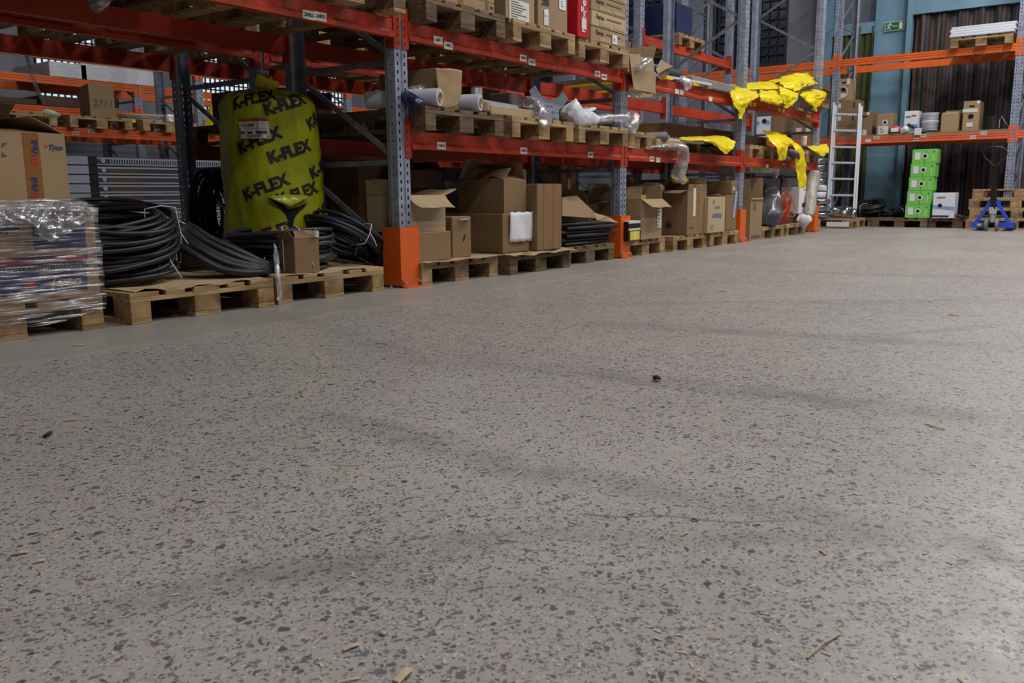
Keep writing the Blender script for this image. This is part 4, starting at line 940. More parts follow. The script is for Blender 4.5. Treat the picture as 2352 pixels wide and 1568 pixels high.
soft('bulged_end', [(-.02, .04, .01), (-.02, .04, .08)], [(.04, .04), (.04, .04)], card_in, c, 12, .002)
def channel(u0, u1, vb, vt, Y, label):
    c = thing('perforated_channel', label, 'steel channel', (0, 0, 0), 0)
    a, b = at(u0, vb, Y=Y), at(u1, vb, Y=Y); zt = at(u0, vt, Y=Y).z; zb = a.z; c.location = (a.x, Y, zb); w_ = b.x-a.x; h = zt-zb
    MB().box(0, w_, 0, .002, 0, h).box(0, w_, 0, .9, 0, .002).box(0, w_, .898, .9, 0, h).build('channel', steel, c)
    mb = MB(); 
    for k in (.15, .45, .55, .65, .78, .9): mb.box(w_*k, w_*k+.006, -.001, 0, h*.35, h*.65)
    mb.build('slot', dark, c); return c
channel(1256, 1284, 282, 262, -.12, 'lowest of three perforated grey channels'); channel(1253, 1284, 266, 246, -.08, 'middle perforated grey channel'); channel(1238, 1270, 250, 233, -.02, 'topmost perforated grey channel, set back')
mb = MB()
def el(i, j):
    a = PI*(1.18+.62*i/14); r = .2+.09*j; return Vector((r*math.cos(a)*1.15, 0, r*math.sin(a)))
mb.grid(el, 14, 1); o = mb.build('duct_elbow', mat('elbow_grey', sl(158, 168, 182), .5), None, solid=.004)
p = at(1262, 168, Y=.12); o.location = (p.x, .12, p.z+.0); tag(o, 'curved grey metal cable-tray elbow on the lower shelf', 'metal elbow')
tag(soft('crumpled_bag', [at(1206, 232, Y=.05), at(1225, 238, Y=-.0), at(1240, 255, Y=-.1), at(1247, 275, Y=-.14), at(1242, 287, Y=-.15)], [(.05, .04), (.08, .05), (.06, .05), (.04, .03), (.02, .015)], film_c, None, 18, .025, 16), 'crumpled grey transparent film hanging beside the perforated channels', 'film')
tag(soft('plastic_bag', [at(1296, 268, Y=-.05), at(1312, 262, Y=-.06), at(1335, 272, Y=-.08), at(1362, 272, Y=-.05)], [(.05, .03), (.09, .09), (.08, .07), (.05, .04)], wht_bag, None, 24, .04, 11), 'white crumpled plastic bag on the lower shelf pallet', 'bag')
tag(soft('plastic_bag', [at(1335, 262, Y=.1), at(1350, 250, Y=.12), at(1358, 246, Y=.12)], [(.07, .03), (.06, .02), (.05, .01)], wht_bag, None, 14, .02, 11), 'thin grey film corner standing up behind the white bag', 'bag')
tag(soft('wrapped_profile', [at(1360, 275, Y=-.1), at(1400, 270, Y=-.1), at(1440, 272, Y=-.12)], [(.04, .03), (.045, .03), (.045, .035)], film_b, None, 14, .012, 18), 'film-wrapped profile poking past the second post', 'wrapped profile')
tag(pc('foam_block', 'x', 1170, 1198, 232, 214, .5, .2, z0=T1, m=wht_bag), 'small white bag far back on the lower shelf', 'bag')
pc('flat_carton', 'cut carton far back behind the steel profiles', 1080, 1148, 228, 203, .9, .3, m=card_d)
# bay 2 lower shelf
tag(soft('grey_tube', [at(1420, 322, Y=.3), at(1470, 318, Y=.1), at(1528, 315, Y=-.05)], .0 or [.05, .05, .05], mat('grey_foam', sl(92, 90, 92), .6), None, 16, .003), 'grey foam tube lying on the lower shelf right of the second post', 'tube')
pc('long_carton', 'long dark brown carton on the lower shelf under the yellow bags', 1526, 1690, 330, 292, .5, .5, m=card_d, tapes=(('f', .9, .1, .2, .0),))
c = pc('flat_carton', 'low carton under the yellow film sleeve on the lower shelf', 1508, 1576, 338, 322, -.05, .4, m=card)
tag(MB().box(0, .9, 0, .05, 0, .02).build('white_profile', white_p), 'white profile poking from the yellow film sleeve', 'profile'); o = bpy.data.objects['white_profile']; p = at(1528, 322, Y=-.02); o.location = p; o.rotation_euler = (0, 0, 0)
sheet('yellow_sleeve', 'yellow film sleeve drooping over the lower shelf left of the third post', [[(1560, 315, .15), (1600, 314, .1), (1640, 312, .05), (1660, 313, .0)], [(1562, 322, -.02), (1605, 320, -.08), (1645, 318, -.1), (1684, 326, -.1)], [(1600, 324, -.06), (1636, 330, -.13), (1655, 340, -.16), (1682, 338, -.15)], [(1636, 326, -.1), (1645, 343, -.15), (1660, 354, -.15), (1668, 350, -.15)]], yel, .02, 9)
tag(soft('plastic_bag', [at(1440, 298, Y=.0), at(1446, 288, Y=.0), at(1450, 270, Y=.03), at(1452, 262, Y=.05)], [(.06, .05), (.08, .06), (.08, .05), (.04, .03)], film_b, None, 18, .02, 12), 'clear plastic bag beside the second tall post', 'bag')
tag(pc('white_sack', 'x', 1478, 1510, 316, 290, .8, .3, m=wht_bag), 'white wrapped parcel behind the grey foam tube', 'parcel')
pc('flat_carton', 'folded carton pieces at the left end of the grey foam tube', 1442, 1470, 341, 327, -.0, .3, m=card_d, flaps={'r': (110, .1), 'f': (100, .05)})
# bay 3 lower shelf
pz3 = hgt+PZ
for k, (u0, u1, vb, vt, s, mm) in enumerate(((1728, 1769, 303, 268, 'white and pale blue picture-printed carton', paper), (1769, 1800, 302, 267, 'plain brown carton right of the picture-printed carton', card_d), (1821, 1848, 303, 272, 'brown carton with white label under the slanting brace', card_d), (1848, 1866, 303, 274, 'brown carton with label on the far cross rack beside the last post', card_d))):
    c = pe('carton', s, u0, u1, vb, vt, 10.8, .4, z0=1.442, m=mm); w_, d_, h_ = dims(c)
    if k == 0:
        lb_ = mat('sky_print', sl(120, 170, 215), .5); MB().box(0, w_, -.002, 0, .01, h_*.08).build('blue_band', ink_b, c)
        for f in (.08, .65): MB().add([(w_*(f-.08), -.002, h_*.7), (w_*(f+.3), -.002, h_*.62), (w_*(f+.3), -.002, h_*.8), (w_*(f+.02), -.002, h_*.86)], [(0, 1, 2, 3)]).build('blue_wave', lb_, c); MB().lathe([(0, 0), (.04, 0), (.04, .002), (0, .002)], 14, Matrix.Translation((w_*(f), -.004, h_*.8)) @ Matrix.Rotation(PI/2, 4, 'X')).build('printed_cable', ink, c)
    if k > 1: patch(.09, .06, paper2, c, 'f', (w_*.5, -.003, h_*.42))
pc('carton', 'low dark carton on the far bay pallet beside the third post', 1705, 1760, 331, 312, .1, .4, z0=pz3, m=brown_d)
sheet('yellow_film', 'yellow film hanging in front of the far bay pallet, left piece', [[(1748, 300, .2), (1775, 303, .15), (1800, 310, .1)], [(1762, 318, -.05), (1795, 318, -.1), (1820, 326, -.1)], [(1778, 340, -.15), (1795, 336, -.17), (1808, 332, -.15)], [(1785, 367, -.15), (1793, 369, -.15), (1801, 366, -.15)]], yel, .02, 10)
sheet('yellow_film', 'long yellow film hanging down over the lower beam to the white carton', [[(1808, 328, .0), (1818, 326, .0), (1830, 332, .0)], [(1822, 340, -.13), (1834, 338, -.15), (1842, 345, -.13)], [(1824, 372, -.15), (1836, 370, -.17), (1848, 372, -.15)], [(1828, 402, -.15), (1838, 402, -.16), (1850, 402, -.15)], [(1832, 430, -.15), (1841, 432, -.16), (1850, 429, -.15)]], yel, .014, 10)
sheet('yellow_film', 'yellow film tip sticking out past the last post', [[(1850, 336, .1), (1870, 334, .05), (1898, 330, .0)], [(1862, 344, -.05), (1880, 345, -.1), (1902, 348, -.1)], [(1880, 356, -.1), (1890, 360, -.12), (1896, 352, -.1)]], yel, .014, 10)
tag(soft('foam_lump', [at(1808, 345, Y=-.1), at(1820, 352, Y=-.14), at(1828, 362, Y=-.14)], [(.05, .03), (.09, .04), (.05, .03)], greyfab, None, 16, .02), 'dark grey foam piece between the hanging yellow films', 'foam')
tag(soft('paper_roll', [at(1845, 336, Y=.1), at(1847, 313, Y=.1)], [.04, .04], paper2, None, 16, .001), 'upright cream roll at the end of the far bay', 'roll')

# ------------------------------------------------------------------ upper shelf goods
T2 = hg2+PZ
c = pc('flat_carton', 'long flat taped carton on the upper shelf right of the tall post', 978, 1136, 33, -40, -.08, .9, z0=T2, m=card)
w_, d_, h_ = dims(c); MB().box(-.0, w_, -.002, 0, h_*.52, h_*.525).build('seam', dark, c); MB().box(w_*.86, w_*.9, -.003, 0, 0, h_).build('tape', tape, c); MB().box(w_*.45, w_*.52, -.003, 0, 0, h_).build('tape', tape, c); MB().box(w_*.93, w_*.97, -.003, 0, h_*.25, h_*.35).build('printed_mark', ink, c)
for u0, u1, vb, s, num in ((1162, 1228, 66, 'upper shelf carton with a large white printed label', 0), (1236, 1303, 80, 'upper shelf carton marked 200', 1)):
    c = pc('carton', s, u0, u1, vb, -60, -.1, .7, z0=T2, m=card); w_, d_, h_ = dims(c); L = c.location
    def fp(u, v): q = at(u, v, Y=-.1); return (q.x-L.x, -.003, q.z-L.z)
    if not num:
        a, b = fp(1170, 48), fp(1215, 10); lb = patch(b[0]-a[0], .16, paper2, c, 'f', fp(1192, 30)); lines(lb, 9, b[0]-a[0], .15)
        write('0.', .06, ink, c, 'f', fp(1175, -6), .03)
    else:
        write('200', .065, ink, c, 'f', fp(1252, 6), .03); lb = patch(.09, .08, paper, c, 'f', fp(1291, 10)); lines(lb, 4, .05, .05)
        patch(.06, .07, paper2, c, 'f', fp(1254, 47)); patch(.055, .05, paper, c, 'f', fp(1254, 30), 'folded_tag', .2)
c = pc('red_carton', 'bright red glossy carton on the upper shelf', 1327, 1353, 97, -60, -.12, .5, z0=T2, m=redbox); w_, d_, h_ = dims(c); L = c.location
write('Feron', .1, paper, c, 'f', (w_*.5, -.003, .3), .02, 0, PI/2); write('Feron', .07, paper, c, 'f', (w_*.5, -.003, .12), .02, 0, PI/2)
patch(.07, .08, paper2, c, 'f', (w_*.5, -.004, .1))
for k in range(6): MB().box(-.002, 0, .1, .1+.12+.05*(k % 3), .05+.06*k, .056+.06*k).build('printed_line', paper, c)
Y0 = -.1; x0 = at(1357, 110, Y=Y0).x; x1 = at(1436, 125, Y=Y0).x
hk = .117; gF = 'stacked flat cartons with black lettering'
for k in range(6):
    c = carton('flat_carton', ['bottom', 'second lowest', 'third lowest', 'fourth lowest', 'fifth lowest', 'topmost'][k]+' of the stacked flat cartons on the upper shelf', x0, x1, Y0-.004*(k % 2), .6, T2+k*hk, hk-.004, card_l if k % 2 else card, group=gF)
    wk = x1-x0; write('Feron', .05, ink, c, 'f', (wk*.24, -.003, hk*.62), .03)
    MB().box(wk*.42, wk*.85, -.003, 0, hk*.6, hk*.68).build('small_print', ink_g, c); MB().box(wk*.22, wk*.55, -.003, 0, hk*.1, hk*.36).build('tape', card_in, c); MB().box(wk*.62, wk*.95, -.003, 0, hk*.12, hk*.38).build('tape', card_in, c)
    if k == 0: lb = patch(.08, .07, paper, c, 'f', (wk*.66, -.005, hk*.45)); lines(lb, 3, .05, .04)
# left bay upper goods barely in view
tag(soft('film_bundle', [at(225, 2, Y=.6), at(245, 0, Y=.7)], [.05, .03], film_c, None, 12, .02, 15), 'shiny film scrap at the top left edge of the upper shelf', 'film')
for x0_, s in ((-2.65, 'carton on the upper shelf above the left edge'), (-1.75, 'carton on the upper shelf above the hose coils'), (-.8, 'carton on the upper shelf left of the tall post')):
    carton('carton', s, x0_, x0_+.72, .0, 1.0, T2, .5, card_d)
# bay 2 upper: hanging flaps, profiles, yellow sleeves
c = pc('open_carton', 'burst open carton with hanging flap and clear film on the upper shelf', 1444, 1500, 172, 130, -.05, .3, m=card, flaps={'f': (262, .3), 'l': (60, .12), 'r': (120, .16), 'b': (85, .12)})
plate('cardboard_flap', 'long cardboard flap hanging over the upper beam', [at(1473, 165, Y=-.07), at(1506, 165, Y=-.07), at(1505, 208, Y=-.08), at(1497, 222, Y=-.09), at(1482, 224, Y=-.09), at(1470, 212, Y=-.08)], card)
plate('cardboard_flap', 'upright cardboard strip with red stripe beside the second post', [at(1441, 164, Y=-.05), at(1450, 164, Y=-.05), at(1472, 124, Y=-.03), at(1441, 123, Y=-.05)], card)
tag(soft('clear_bag', [at(1458, 160, Y=-.08), at(1472, 150, Y=-.1), at(1485, 138, Y=-.08)], [(.03, .02), (.08, .03), (.05, .02)], film_c, None, 16, .02, 16), 'clear film bag in the burst carton', 'bag')
plate('cardboard_flap', 'folded cardboard corner right of the long hanging flap', [at(1506, 160, Y=-.03), at(1518, 137, Y=.0), at(1545, 153, Y=.02), at(1528, 160, Y=-.02), at(1512, 170, Y=-.05)], card)
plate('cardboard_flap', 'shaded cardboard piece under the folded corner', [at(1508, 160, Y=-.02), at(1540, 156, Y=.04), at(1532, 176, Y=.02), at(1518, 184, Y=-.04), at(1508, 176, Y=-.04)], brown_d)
for k in range(3):
    a = at(1532, 172+3*k, Y=.2-.1*k); o = MB().box(0, .85, 0, .05, 0, .02).build('white_profile', white_p); o.location = a; o.rotation_euler = (0, 0, -.05*k); tag(o, ['rearmost', 'middle', 'front'][k]+' pale profile on the upper shelf behind the beam', 'profile')
tube = thing('grey_pipe', 'dark grey pipe end poking out beside the pale profiles', 'pipe', at(1558, 171, Y=.1)); MB().lathe([(.034, 0), (.042, 0), (.042, -.7), (.034, -.7), (.034, 0)], 18, Matrix.Rotation(PI/2, 4, 'Y')).build('pipe', mat('dark_grey_pipe', sl(70, 74, 82), .4), tube, smooth=True)
for k in range(4):
    a = at(1590, 200, Y=-.04+.1*k); o = MB().box(0, 1.12, 0, .08, 0, .085).build('grey_bundle', mat('grey_wrapped_bundle', sl(150, 148, 146), .35, 0, .08, 6, .15), bevel=.01); o.location = (a.x, a.y, hg2+.01+.03*(k % 2)); tag(o, 'long grey film-wrapped bundle on the upper beam left of the yellow film', 'bundle', 'grey wrapped bundles left of the yellow film')
tag(soft('film_bundle', [at(1565, 178, Y=.0), at(1577, 186, Y=-.06), at(1578, 200, Y=-.08), at(1574, 208, Y=-.07)], [(.04, .02), (.06, .03), (.04, .02), (.02, .01)], film_c, None, 16, .02, 18), 'clear film hanging over the upper beam', 'film')
for k in range(5):
    o = MB().box(0, .14, -.05, 1.05, 0, .025).build('flat_packet', yel if k % 2 else mat('grey_film_packet', sl(140, 138, 130), .35)); o.location = (3.3+.3*k, 0, hg2+.002); tag(o, 'flat film packet lying across the upper shelf beams, %s from the second post' % ['first', 'second', 'third', 'fourth', 'fifth'][k], 'packet', 'film packets seen from below the upper shelf')
tag(soft('clear_roll', [at(1440, 212, Y=.4), at(1500, 216, Y=.2), at(1520, 218, Y=.12)], [.05, .055, .05], film_b, None, 16, .006), 'clear roll end below the hanging cardboard flap', 'roll')
sheet('yellow_bag', 'pointed yellow film hanging left of the third post', [[(1674, 202, .05), (1700, 203, .05), (1730, 208, .05)], [(1672, 216, -.1), (1700, 216, -.12), (1738, 222, -.1)], [(1680, 232, -.15), (1700, 236, -.17), (1722, 232, -.15)], [(1688, 252, -.15), (1698, 254, -.16), (1708, 250, -.15)], [(1695, 273, -.15), (1698, 274, -.15), (1700, 272, -.15)]], yel, .022, 9)
sheet('yellow_sleeve', 'long folded yellow sleeve lying behind the third post', [[(1672, 194, .3), (1710, 191, .3), (1745, 188, .3), (1785, 186, .3)], [(1674, 200, .1), (1712, 198, .1), (1750, 197, .1), (1792, 194, .1)], [(1700, 205, .02), (1720, 205, .02), (1755, 205, .02), (1790, 206, .02)]], yel, .02, 9)
sheet('yellow_bag', 'shiny yellow bag drooping over the upper beam, second from left', [[(1738, 208, .05), (1765, 208, .05), (1794, 210, .05)], [(1738, 218, -.08), (1765, 219, -.12), (1795, 222, -.1)], [(1740, 230, -.1), (1765, 234, -.15), (1790, 236, -.13)], [(1752, 236, -.12), (1772, 240, -.14), (1785, 242, -.13)]], yel, .026, 9)
sheet('yellow_bag', 'highest yellow bag rising above the others', [[(1764, 186, .3), (1800, 174, .3), (1850, 166, .25)], [(1780, 190, .1), (1815, 184, .05), (1862, 184, .1)], [(1790, 196, .0), (1820, 196, -.08), (1868, 192, .0)], [(1800, 204, -.05), (1822, 208, -.1), (1845, 200, -.05)]], yel, .04, 7)
sheet('yellow_bag', 'yellow bag hanging over the beam middle of the far bay', [[(1785, 194, .1), (1805, 194, .1), (1826, 202, .1)], [(1788, 208, -.1), (1808, 210, -.12), (1830, 216, -.1)], [(1790, 226, -.13), (1808, 228, -.16), (1824, 230, -.13)], [(1797, 240, -.15), (1804, 249, -.15), (1812, 242, -.15)]], yel, .024, 9)
sheet('yellow_bag', 'rightmost bright yellow bag by the last post', [[(1836, 207, .1), (1855, 206, .08), (1876, 208, .05)], [(1834, 214, -.08), (1860, 218, -.12), (1893, 214, -.05)], [(1838, 224, -.12), (1862, 232, -.16), (1888, 230, -.1)], [(1852, 238, -.14), (1866, 248, -.16), (1878, 240, -.14)], [(1860, 246, -.14), (1868, 256, -.15), (1872, 250, -.14)]], yel, .03, 8)
for u, v, y, ln in ((1725, 203, .1, 1.0), (1790, 215, .2, 1.2), (1810, 218, .3, 1.2)):
    a = at(u, v, Y=y); o = MB().box(0, ln, 0, .1, 0, .08).build('long_box', card_l); o.location = (a.x, y, hg2+.01); tag(o, 'long narrow carton inside the yellow sleeves on the upper beam, %s' % {1725: 'left', 1790: 'middle', 1810: 'right'}[u], 'carton')
c = pc('open_carton', 'shaded open carton sticking out past the last post', 1888, 1905, 248, 205, -.05, .3, m=card_d, flaps={'f': (200, .1), 'r': (100, .1)})
# second row high pallet load
pc('navy_load', 'navy film-wrapped load high in the second row', 1446, 1490, 50, -30, 1.3, .9, z0=2.43+PZ, m=navy, cat='wrapped load').location.x += 0
bpy.data.objects['navy_load'].location.x = 6.62

# second row, seen through: cartons on its shelves
gS = 'cartons in the shade of the second row shelves'
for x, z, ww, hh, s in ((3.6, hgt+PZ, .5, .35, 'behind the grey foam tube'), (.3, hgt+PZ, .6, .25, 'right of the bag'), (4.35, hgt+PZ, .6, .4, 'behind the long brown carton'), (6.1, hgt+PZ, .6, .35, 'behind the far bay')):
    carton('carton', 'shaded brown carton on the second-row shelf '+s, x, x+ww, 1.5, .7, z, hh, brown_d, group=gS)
for x, hh, s in ((3.1, .5, 'behind the battery pack'), (3.9, .35, 'behind the blue-print carton'), (4.75, .6, 'behind the lettered carton'), (5.95, .45, 'behind the tall narrow carton'), (6.9, .5, 'behind the dark sack'), (7.7, .35, 'behind the red box')):
    carton('carton', 'brown carton on the second-row floor '+s, x, x+.65, 1.35, .8, 0.0, hh, card_d, group='cartons on the floor of the second row')

# ------------------------------------------------------------------ third row and the radiators
def pcd(*a, **k): return pc(*a, **k)
c = pc('carton', 'marked brown carton standing alone on the far left shelf', 218, 269, 275, 195, 7.0, .55, z0=1.41+PZ, m=card, rz=-.28); c.location.x -= .05
w_, d_, h_ = dims(c); write('2711', .12, ink_g, c, 'f', (w_*.52, -.004, h_*.42), 0, .2)
bg2 = soft('snack_bag', [at(88, 268, Y=6.95), at(108, 263, Y=6.95), at(135, 266, Y=6.95)], [(.04, .03), (.12, .07), (.06, .03)], mat('green_white_bag', sl(190, 214, 170), .35, 0, 0, 5, .3), None, 16, .02); tag(bg2, 'small white and green bag on the far left shelf', 'bag')
tag(soft('white_bag', [at(45, 268, Y=7.1), at(65, 266, Y=7.1), at(85, 268, Y=7.1)], [(.03, .02), (.09, .03), (.04, .02)], wht_bag, None, 14, .01), 'flat white bag left of the green and white bag', 'bag')
cc = coil('cable_coil', 'coil of grey-white cable right of the marked carton', (at(322, 277, Y=7.2).x, 7.2, 1.41+PZ), .3, .012, 10, .06, .12, mat('grey_cable', sl(172, 170, 172), .5), (.05, 0, 0), cat='cable coil')
for c_ in list(cc.children): pass
pc('small_box', 'small yellow and white box beside the grey-white cable coil', 282, 312, 281, 273, 6.9, .15, m=yello, cat='box')
tag(soft('clear_bag', [at(392, 286, Y=7.0), at(390, 262, Y=7.0)], [(.07, .05), (.07, .03)], film_b, None, 14, .015), 'clear bag at the dark perforated post on the far left shelf', 'bag')
# hanging strip of film
tag(MB().grid(lambda i, j: at(55+16*j/8+9*i+(j/8)**2*28, 112+128*j/8, Y=2.36), 1, 8).build('film_strip', film_b, solid=.002), 'long narrow film strip dangling from the upper beam at left', 'film')
tag(soft('yellow_sack', [at(470, 300, Y=6.9), at(490, 280, Y=6.9), at(500, 262, Y=6.9), at(490, 245, Y=7)], [(.05, .03), (.15, .08), (.2, .1), (.14, .06)], yel, None, 18, .04, 6), 'yellow sack on the third row left of the yellow-green bag', 'sack')
pc('pale_block', 'pale film-wrapped block on the third-row pallet by the bag', 450, 512, 296, 262, 7.3, .5, m=wht_bag, cat='parcel')
# wrapped white load high on the fourth row
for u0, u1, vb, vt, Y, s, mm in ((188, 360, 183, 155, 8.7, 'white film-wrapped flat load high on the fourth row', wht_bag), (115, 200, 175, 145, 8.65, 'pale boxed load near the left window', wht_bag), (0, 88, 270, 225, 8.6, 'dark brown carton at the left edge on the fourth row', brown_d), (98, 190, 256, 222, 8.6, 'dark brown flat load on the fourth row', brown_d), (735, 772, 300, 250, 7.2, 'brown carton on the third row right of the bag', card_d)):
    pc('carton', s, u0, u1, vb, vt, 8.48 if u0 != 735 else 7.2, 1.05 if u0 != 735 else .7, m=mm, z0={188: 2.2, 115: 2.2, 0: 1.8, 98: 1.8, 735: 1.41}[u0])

# radiators
def radiator(label, x, z, L_, yy, ends=True, brown=False, group=None):
    t = thing('radiator', label, 'radiator', (x, yy, z), 0, group); H = .095
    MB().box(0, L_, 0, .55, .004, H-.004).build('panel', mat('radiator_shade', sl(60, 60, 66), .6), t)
    MB().box(0, L_, -.006, 0, H-.03, H-.012).box(0, L_, -.006, 0, 0.0, .014).build('rail', rad_w, t)
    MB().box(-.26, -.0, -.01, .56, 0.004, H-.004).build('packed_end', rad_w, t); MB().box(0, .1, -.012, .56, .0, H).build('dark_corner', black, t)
    MB().lathe([(0, 0), (.026, 0), (.026, .012), (0, .012)], 12, Matrix.Translation((.17, -.0, H*.5)) @ Matrix.Rotation(PI/2, 4, 'X')).build('cap', rad_w, t)
    g = MB(); k = .25
    while k < L_-.1: g.box(k, k+.012, -.008, -.002, .014, H-.03); k += .03
    if ends: g.build('grille', rad_w, t)
    else: MB().box(.22, .62 if not brown else .9, -.004, 0, .014, H-.03).build('cardboard_strip', brown_d, t)
    return t
xr = at(200, 360, Y=5.6).x
zt = at(300, 360, Y=5.6).z
lab = ['topmost', 'second from top', 'third from top', 'fourth from top', 'fifth from top', 'sixth from top', 'seventh from top', 'eighth from top', 'ninth from top', 'bottom']
for k in range(10):
    z = zt-.1*(k+1)
    if z < .02: break
    g = k in (0, 6, 7, 8)
    radiator('%s boxed white radiator in the stack left of the bag' % lab[k], xr+(.26 if k in (5, 6, 7, 8) else 0), z, 2.1, 5.6, g, group='radiators stacked behind the rack')
p = pallet(xr+.9, 5.55, max(z-.05, .0)*0, 'pallet hidden under the radiator stack', 0, 1)

# ------------------------------------------------------------------ far rack goods (faces -X)
XE = 10.78; ZE = 1.44
def hole(t, x, z, r, ring=True):
    if ring: MB().lathe([(0, 0), (r*1.6, 0), (r*1.6, .003), (0, .003)], 18, Matrix.Translation((x, 0, z)) @ Matrix.Rotation(PI/2, 4, 'X')).build('ring', paper, t)
    MB().lathe([(0, 0), (r, 0), (r, .005), (0, .005)], 18, Matrix.Translation((x, 0, z)) @ Matrix.Rotation(PI/2, 4, 'X')).build('cable_hole', dark, t)
c = pe('cable_carton', 'lowest cable carton of the pile behind the ladder', 1918, 1968, 308, 280, XE, .35, z0=ZE, hh=.16, m=card_d)
z = ZE+dims(c)[2]
for s, u0, u1, hh in (('second cable carton of the pile behind the ladder', 1920, 1967, .2), ('third cable carton of the pile, with round sticker', 1918, 1969, .2)):
    c = pe('cable_carton', s, u0, u1, 290, 270, XE, .35, z0=z, hh=hh, m=card_d); w_, d_, h_ = dims(c); z += hh
    MB().box(w_*.78, w_*.84, -.003, 0, h_*.4, h_*.8).build('hand_hole', dark, c); patch(.07, .07, paper2, c, 'f', (w_*.12, -.003, h_*.6)); 
c = pe('cable_carton', 'top cable carton with a hole and looped white cable', 1923, 1951, 228, 179, XE, .35, z0=z, hh=.34, m=card); w_, d_, h_ = dims(c)
hole(c, w_*.48, h_*.5, .035, False); MB().box(w_*.32, w_*.65, -.003, 0, h_*.78, h_*.85).build('hand_hole', dark, c); patch(.05, .09, paper2, c, 'f', (w_*.85, -.004, h_*.85)); patch(.09, .06, paper2, c, 'f', (w_*.5, -.004, h_*.24))
MB().tube([(w_*.48+.1*math.cos(a)-.03, -.02, h_*.36+.09*math.sin(a)) for a in [i*2*PI/20 for i in range(20)]], .006, 6, closed=True).build('cable', string, c, smooth=True)
c = pe('cable_carton', 'cable carton standing right of the ladder with hand hole', 1976, 2002, 307, 257, XE+.1, .3, z0=ZE, m=card_d); w_, d_, h_ = dims(c); MB().box(w_*.1, w_*.5, -.003, 0, h_*.78, h_*.84).build('hand_hole', dark, c); MB().lathe([(0, 0), (.022, 0), (.022, .003), (0, .003)], 12, Matrix.Translation((w_*.6, 0, h_*.93)) @ Matrix.Rotation(PI/2, 4, 'X')).build('sticker', paper, c); lb = patch(.12, .09, paper2, c, 'f', (w_*.2, -.004, h_*.12)); lines(lb, 3, .12, .09)
c = pe('cable_carton', 'cable carton with white ring and paper before the column', 2013, 2049, 306, 261, XE, .3, z0=ZE, m=card); w_, d_, h_ = dims(c); hole(c, w_*.5, h_*.58, .026); lb = patch(.15, .13, paper2, c, 'f', (w_*.42, -.004, h_*.2)); lines(lb, 4, .13, .1)
rb = soft('cable_bundle', [at(2045, 300, X=XE-.02), at(2056, 296, X=XE-.03), at(2068, 300, X=XE-.02)], [(.03, .04), (.05, .06), (.03, .04)], red_i, None, 16, .012); tag(rb, 'small red bundle with white label on the far shelf', 'bundle'); lb = MB().box(-.006, 0, -.055, .055, -.03, .03).build('label', paper); lb.location = (XE-.1, at(2055, 298, X=XE-.1).y, at(2055, 298, X=XE-.1).z); lb.parent = rb
c = pe('white_carton', 'white carton with blue wave on the far shelf', 2075, 2107, 303, 255, XE+.02, .25, z0=ZE, m=paper); w_, d_, h_ = dims(c); MB().box(0, w_, -.002, 0, h_*.1, h_*.4).build('blue_wave', mat('sky_print', sl(120, 170, 215), .5), c); MB().box(w_*.5, w_*.85, -.003, 0, h_*.75, h_*.82).build('printed_mark', ink_r, c); MB().box(w_*.1, w_*.45, -.003, 0, h_*.7, h_*.78).build('printed_mark', ink_lb, c)
tag(soft('plastic_bag', [at(2068, 303, X=XE-.04), at(2080, 296, X=XE-.05), at(2090, 300, X=XE-.04)], [(.03, .03), (.06, .05), (.03, .03)], wht_bag, None, 14, .015), 'small white bag before the blue-wave carton', 'bag')
tag(soft('cable_hank', [at(2085, 285, X=XE-.06), at(2100, 292, X=XE-.07), at(2112, 300, X=XE-.06), at(2150, 301, X=XE-.02)], [(.02, .02), (.035, .03), (.03, .03), (.02, .02)], hose2, None, 12, .012), 'black and grey cable hank at the beam of the far shelf', 'cable')
tgx = MB().box(0, .003, -.05, .05, -.1, 0).build('tag', paper2); q = at(2109, 294, X=XE-.12); tgx.location = q; tag(tgx, 'white tag dangling over the orange far beam', 'tag')
for k, s in ((0, 'lower white cable reel'), (1, 'upper white cable reel')):
    q = at(2135, 300, X=XE+.15); t = thing('cable_reel', s+' on the far shelf', 'cable reel', (q.x, q.y, ZE+.03+k*.135)); MB().lathe([(0, 0), (.125, 0), (.125, .012), (.115, .014), (.115, .118), (.125, .12), (.125, .132), (0, .132)], 24).build('reel', wht_bag, t, smooth=False)
    g = MB(); [g.lathe([(.1165, .025+.02*j), (.119, .03+.02*j), (.1165, .035+.02*j)], 24) for j in range(4)]; g.build('cable_turns', pipe_g, t, smooth=True)
c = pe('open_carton', 'small open brown carton on the far shelf with raised back flap', 2160, 2200, 301, 262, XE, .25, z0=ZE, m=card, flaps={'b': (90, .07), 'f': (30, .06), 'l': (60, .04), 'r': (80, .05)})
c = pe('cable_carton', 'largest cable carton on the far shelf with hand hole and round hole', 2209, 2246, 299, 232, XE-.0, .4, z0=ZE, m=card); w_, d_, h_ = dims(c); hole(c, w_*.5, h_*.48, .038, False); MB().box(w_*.35, w_*.7, -.003, 0, h_*.79, h_*.85).build('hand_hole', dark, c); patch(.2, .05, paper2, c, 'f', (w_*.42, -.003, h_*.68)); patch(.09, .06, paper2, c, 'f', (w_*.45, -.004, h_*.2)); MB().lathe([(0, 0), (.022, 0), (.022, .003), (0, .003)], 12, Matrix.Translation((w_*.9, 0, h_*.95)) @ Matrix.Rotation(PI/2, 4, 'X')).build('sticker', paper, c)
q = at(2280, 297, X=XE+.2); t = thing('cable_reel', 'black cable reel with a tied string at the right end of the far shelf', 'cable reel', (q.x, q.y, ZE)); MB().lathe([(0, 0), (.13, 0), (.13, .2), (0, .2)], 24).build('reel', hose, t); MB().tube([(-.14, -.1, .02), (-.14, -.1, .14), (-.15, -.12, .19), (-.15, -.2, .06)], .004, 6).build('string_tie', string, t)
